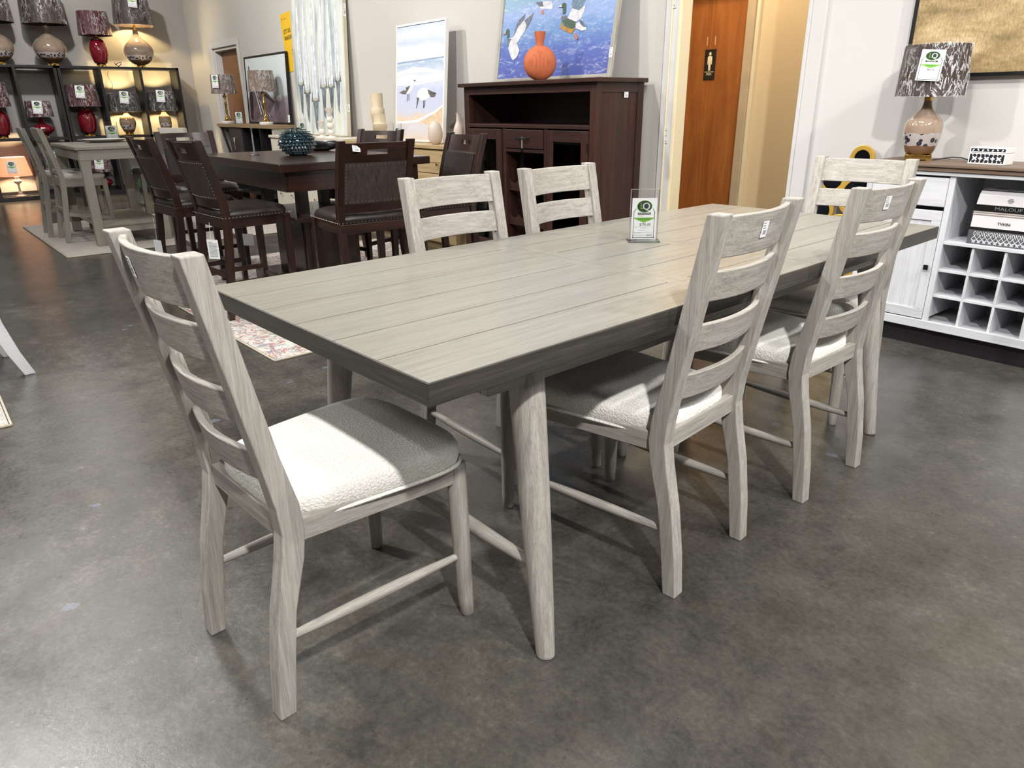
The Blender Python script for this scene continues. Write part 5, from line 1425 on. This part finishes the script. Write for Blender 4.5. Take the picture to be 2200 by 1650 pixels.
# empty acrylic holder seen edge-on
t = thing('sign_holder', 'empty clear acrylic holder left of the teal vase on the dark table', 'price sign', (-5.27, 1.97, TZ2), rad(-22))
MB().box(-.045, .045, -.0035, -.002, .004, .19).box(-.045, .045, .002, .0035, .004, .19).box(-.05, .05, -.035, .035, 0, .004).build('acrylic_stand', glassm(), t)
mb = MB()
for sx in (-1, 1): mb.box(sx*.046-.0012, sx*.046+.0012, -.0045, .0045, .004, .19)
mb.box(-.051, .051, -.036, -.0345, 0, .0045); mb.box(-.051, .051, .0345, .036, 0, .0045); mb.build('polished_edge', MATS['acrylic_edge'], t)
MB().box(-.044, .044, -.001, .001, .006, .15).build('added_card', WHITE, t)  # white card added so the clear holder looks light

# ================================================================== GREY COUNTER TABLE SET
def grey_table():
    t = thing('grey_table', 'grey counter-height table with low shelf on the pale rug', 'table', (-8.41, 1.63, RZ0))
    W, D, H = 1.30, .72, .90; gx, gy, gz = gry('x'), gry('y'), gry('z')
    MB().box(-W/2, W/2, -D/2, D/2, H-.03, H).build('tabletop', gx, t, .005)
    for s in (-1, 1):
        MB().box(-W/2+.03, W/2-.03, s*(D/2-.03)-.012, s*(D/2-.03)+.012, H-.12, H-.03).build('apron', gx, t, .002)
        MB().box(s*(W/2-.03)-.012, s*(W/2-.03)+.012, -D/2+.03, D/2-.03, H-.12, H-.03).build('apron', gy, t, .002)
        for q in (-1, 1): MB().bar([(s*(W/2-.065), q*(D/2-.065), 0, .04, .04), (s*(W/2-.065), q*(D/2-.065), H-.2, .04, .04), (s*(W/2-.075), q*(D/2-.075), H-.03, .055, .055)]).build('leg', gz, t, .004)
    MB().box(-W/2+.10, W/2-.03, -D/2+.06, D/2-.06, .17, .19).build('shelf_board', gx, t, .003)
    for s in (-1, 1): MB().box(s*(W/2-.05)-.012, s*(W/2-.05)+.012, -D/2+.1, D/2-.1, .11, .18).build('shelf_rail', gy, t, .003)
grey_table()
SEATF = plain('grey_linen', L(186, 182, 174), .9, var=.05, scale=40); SEATD = plain('dark_linen', L(128, 124, 116), .9, var=.08, scale=40)
def cushion(mb, W, y0, y1, z, h, e=.35, n=40):
    yc, hy = (y0+y1)/2, (y1-y0)/2; rings = []
    for f, q in ((.96, 0), (1, .25), (1, .5), (.93, .8), (.7, .95), (.3, 1)):
        rings.append([(math.copysign(abs(math.cos(2*PI*k/n))**e, math.cos(2*PI*k/n))*W*f, yc+math.copysign(abs(math.sin(2*PI*k/n))**e, math.sin(2*PI*k/n))*hy*f, z+h*q) for k in range(n)])
    vs = [p for r in rings for p in r]; fs = [(i*n+k, i*n+(k+1) % n, (i+1)*n+(k+1) % n, (i+1)*n+k) for i in range(5) for k in range(n)]
    fs += [tuple(5*n+k for k in range(n)), tuple(reversed(range(n)))]; mb.add(vs, fs, 0, True); return mb
def grey_chair():
    t = thing('grey_chair', 'x', 'chair', (0, 0, 0), 0, 'grey counter chairs'); gx, gy, gz = gry('x'), gry('y'), gry('z')
    W = .21; prof = [(0, 0), (.03, .25), (.06, .50), (.065, .60), (.04, .75), (-.03, 1.05)]
    for s in (-1, 1):
        MB().bar([(s*(W-.018), y, z, .018, .024) for y, z in prof]).build('rear_post', gz, t, .003)
        MB().bar([(s*(W-.018), .43, 0, .016, .016), (s*(W-.018), .42, .58, .022, .022)]).build('front_leg', gz, t, .003)
        MB().beam((s*(W-.018), .05, .555), (s*(W-.018), .42, .555), .02, .07).build('side_apron', gy, t, .002)
        MB().beam((s*(W-.018), .03, .27), (s*(W-.018), .42, .20), .018, .035).build('side_stretcher', gy, t, .002)
        MB().beam((s*.16, .045, .66), (-s*.10, -.018, .98), .028, .012, up=(0, 1, 0)).build('cross_slat', gz, t, .002)
    MB().beam((-W+.03, -.025, .995), (W-.03, -.025, .995), .02, .13, up=(0, -.2, 1)).build('top_rail', gx, t, .004)
    MB().beam((-W+.03, .05, .655), (W-.03, .05, .655), .02, .04).build('lower_rail', gx, t, .002)
    MB().box(-W+.03, W-.03, .41, .43, .52, .59).build('front_apron', gx, t, .002); MB().box(-W+.03, W-.03, .05, .07, .52, .59).build('back_apron', gx, t, .002)
    MB().box(-W+.03, W-.03, .42, .44, .15, .19).build('foot_rail', gx, t, .002); MB().box(-W+.03, W-.03, .02, .04, .28, .32).build('rear_stretcher', gx, t, .002)
    cushion(MB(), W+.005, .05, .45, .590, .05).build('seat', SEATF, t)
    return t
gc = grey_chair(); gc.location = (-8.42, 1.12, RZ0); gc['label'] = 'grey cross-back counter chair nearer the camera on the left of the grey table'
dup(gc, (-8.91, 1.05, RZ0), rad(-2), 'grey cross-back counter chair farther left, half behind its twin at the grey table')
def stool(loc, label):
    t = thing('counter_stool', label, 'stool', loc, 0, 'grey counter stools'); gx, gz = gry('x'), gry('z')
    for s in (-1, 1):
        for q in (-1, 1): MB().bar([(s*.18, q*.15, 0, .018, .018), (s*.165, q*.135, .56, .024, .024)]).build('leg', gz, t, .003)
        MB().box(-.16, .16, s*.14-.01, s*.14+.01, .50, .56).build('apron', gx, t, .002); MB().box(-.165, .165, s*.145-.009, s*.145+.009, .20, .235).build('stretcher', gx, t, .002)
    cushion(MB(), .205, -.18, .18, .56, .06, .6).build('seat', SEATD, t)
stool((-8.95, 2.16, RZ0), 'backless grey stool with dark cushion at the far left side under the grey table')
stool((-8.15, 2.16, RZ0), 'backless grey stool with dark cushion at the near right side of the grey table')
# white plate with price sign on the grey table
t = thing('serving_platter', 'shallow white platter on the grey counter table', 'plate', (-8.72, 1.72, TZ2))
MB().lathe([(.09, 0), (.15, .008), (.20, .028), (.21, .032), (.20, .026), (.14, .012), (.001, .010)], 40, rib=.02, ribn=10).build('platter_body', plain('platter_white', L(222, 220, 214), .35), t)
sign_holder('small price sign behind the white platter on the grey table', (-8.97, 1.85, TZ2), rad(60), W=.115, H=.17, fine=False)
# cream dining chair farther back
t = thing('cream_chair', 'pale cream chair seen behind the dark chair beside the console', 'chair', (-10.3, 2.85, 0), rad(20))
CRM = plain('cream_paint', L(206, 200, 190), .5)
for s in (-1, 1):
    MB().bar([(s*.25, 0, 0, .02, .02), (s*.25, .05, .5, .022, .022), (s*.25, -.03, 1.0, .018, .018)]).build('rear_post', CRM, t, .003)
    MB().bar([(s*.24, .42, 0, .018, .018), (s*.24, .42, .56, .022, .022)]).build('front_leg', CRM, t, .003)
MB().box(-.25, .25, -.04, -.01, .84, 1.0).build('top_rail', CRM, t, .004); MB().box(-.24, .24, -.01, .02, .66, .72).build('lower_rail', CRM, t, .004)
MB().box(-.24, .24, .03, .43, .52, .56).build('seat_frame', CRM, t, .003)
cushion(MB(), .25, .04, .45, .56, .05).build('seat', SEATF, t)
# curved white chair leg at the left edge
def edge_chair():
    t = thing('white_curved_chair', 'white chair at the left photo edge, only its curved rear legs visible', 'chair', (-4.31, .165, .0), rad(187))
    WP = plain('white_lacquer', L(226, 228, 232), .35)
    for s in (-1, 1):
        MB().bar([(s*.20, -.075, 0, .016, .024), (s*.20, -.03, .12, .016, .027), (s*.20, .015, .28, .016, .032), (s*.20, .035, .45, .016, .032), (s*.20, .0, .7, .016, .028), (s*.20, -.07, .95, .016, .022)]).build('rear_post', WP, t, .004)
        MB().bar([(s*.20, .42, .011, .015, .015), (s*.20, .42, .43, .02, .02)]).build('front_leg', WP, t, .003)
        MB().box(s*.20-.01, s*.20+.01, .06, .40, .38, .43).build('side_apron', WP, t, .002)
    MB().box(-.2, .2, .04, .06, .38, .43).build('back_apron', WP, t, .002); MB().box(-.2, .2, .41, .43, .38, .43).build('front_apron', WP, t, .002)
    for z in (.62, .74, .88): MB().box(-.19, .19, -.02-.1*(z-.62)*1.6, 0-.1*(z-.62)*1.6, z, z+.06).build('back_slat', WP, t, .003)
    cushion(MB(), .215, .04, .45, .43, .05).build('seat', SEATF, t)
edge_chair()
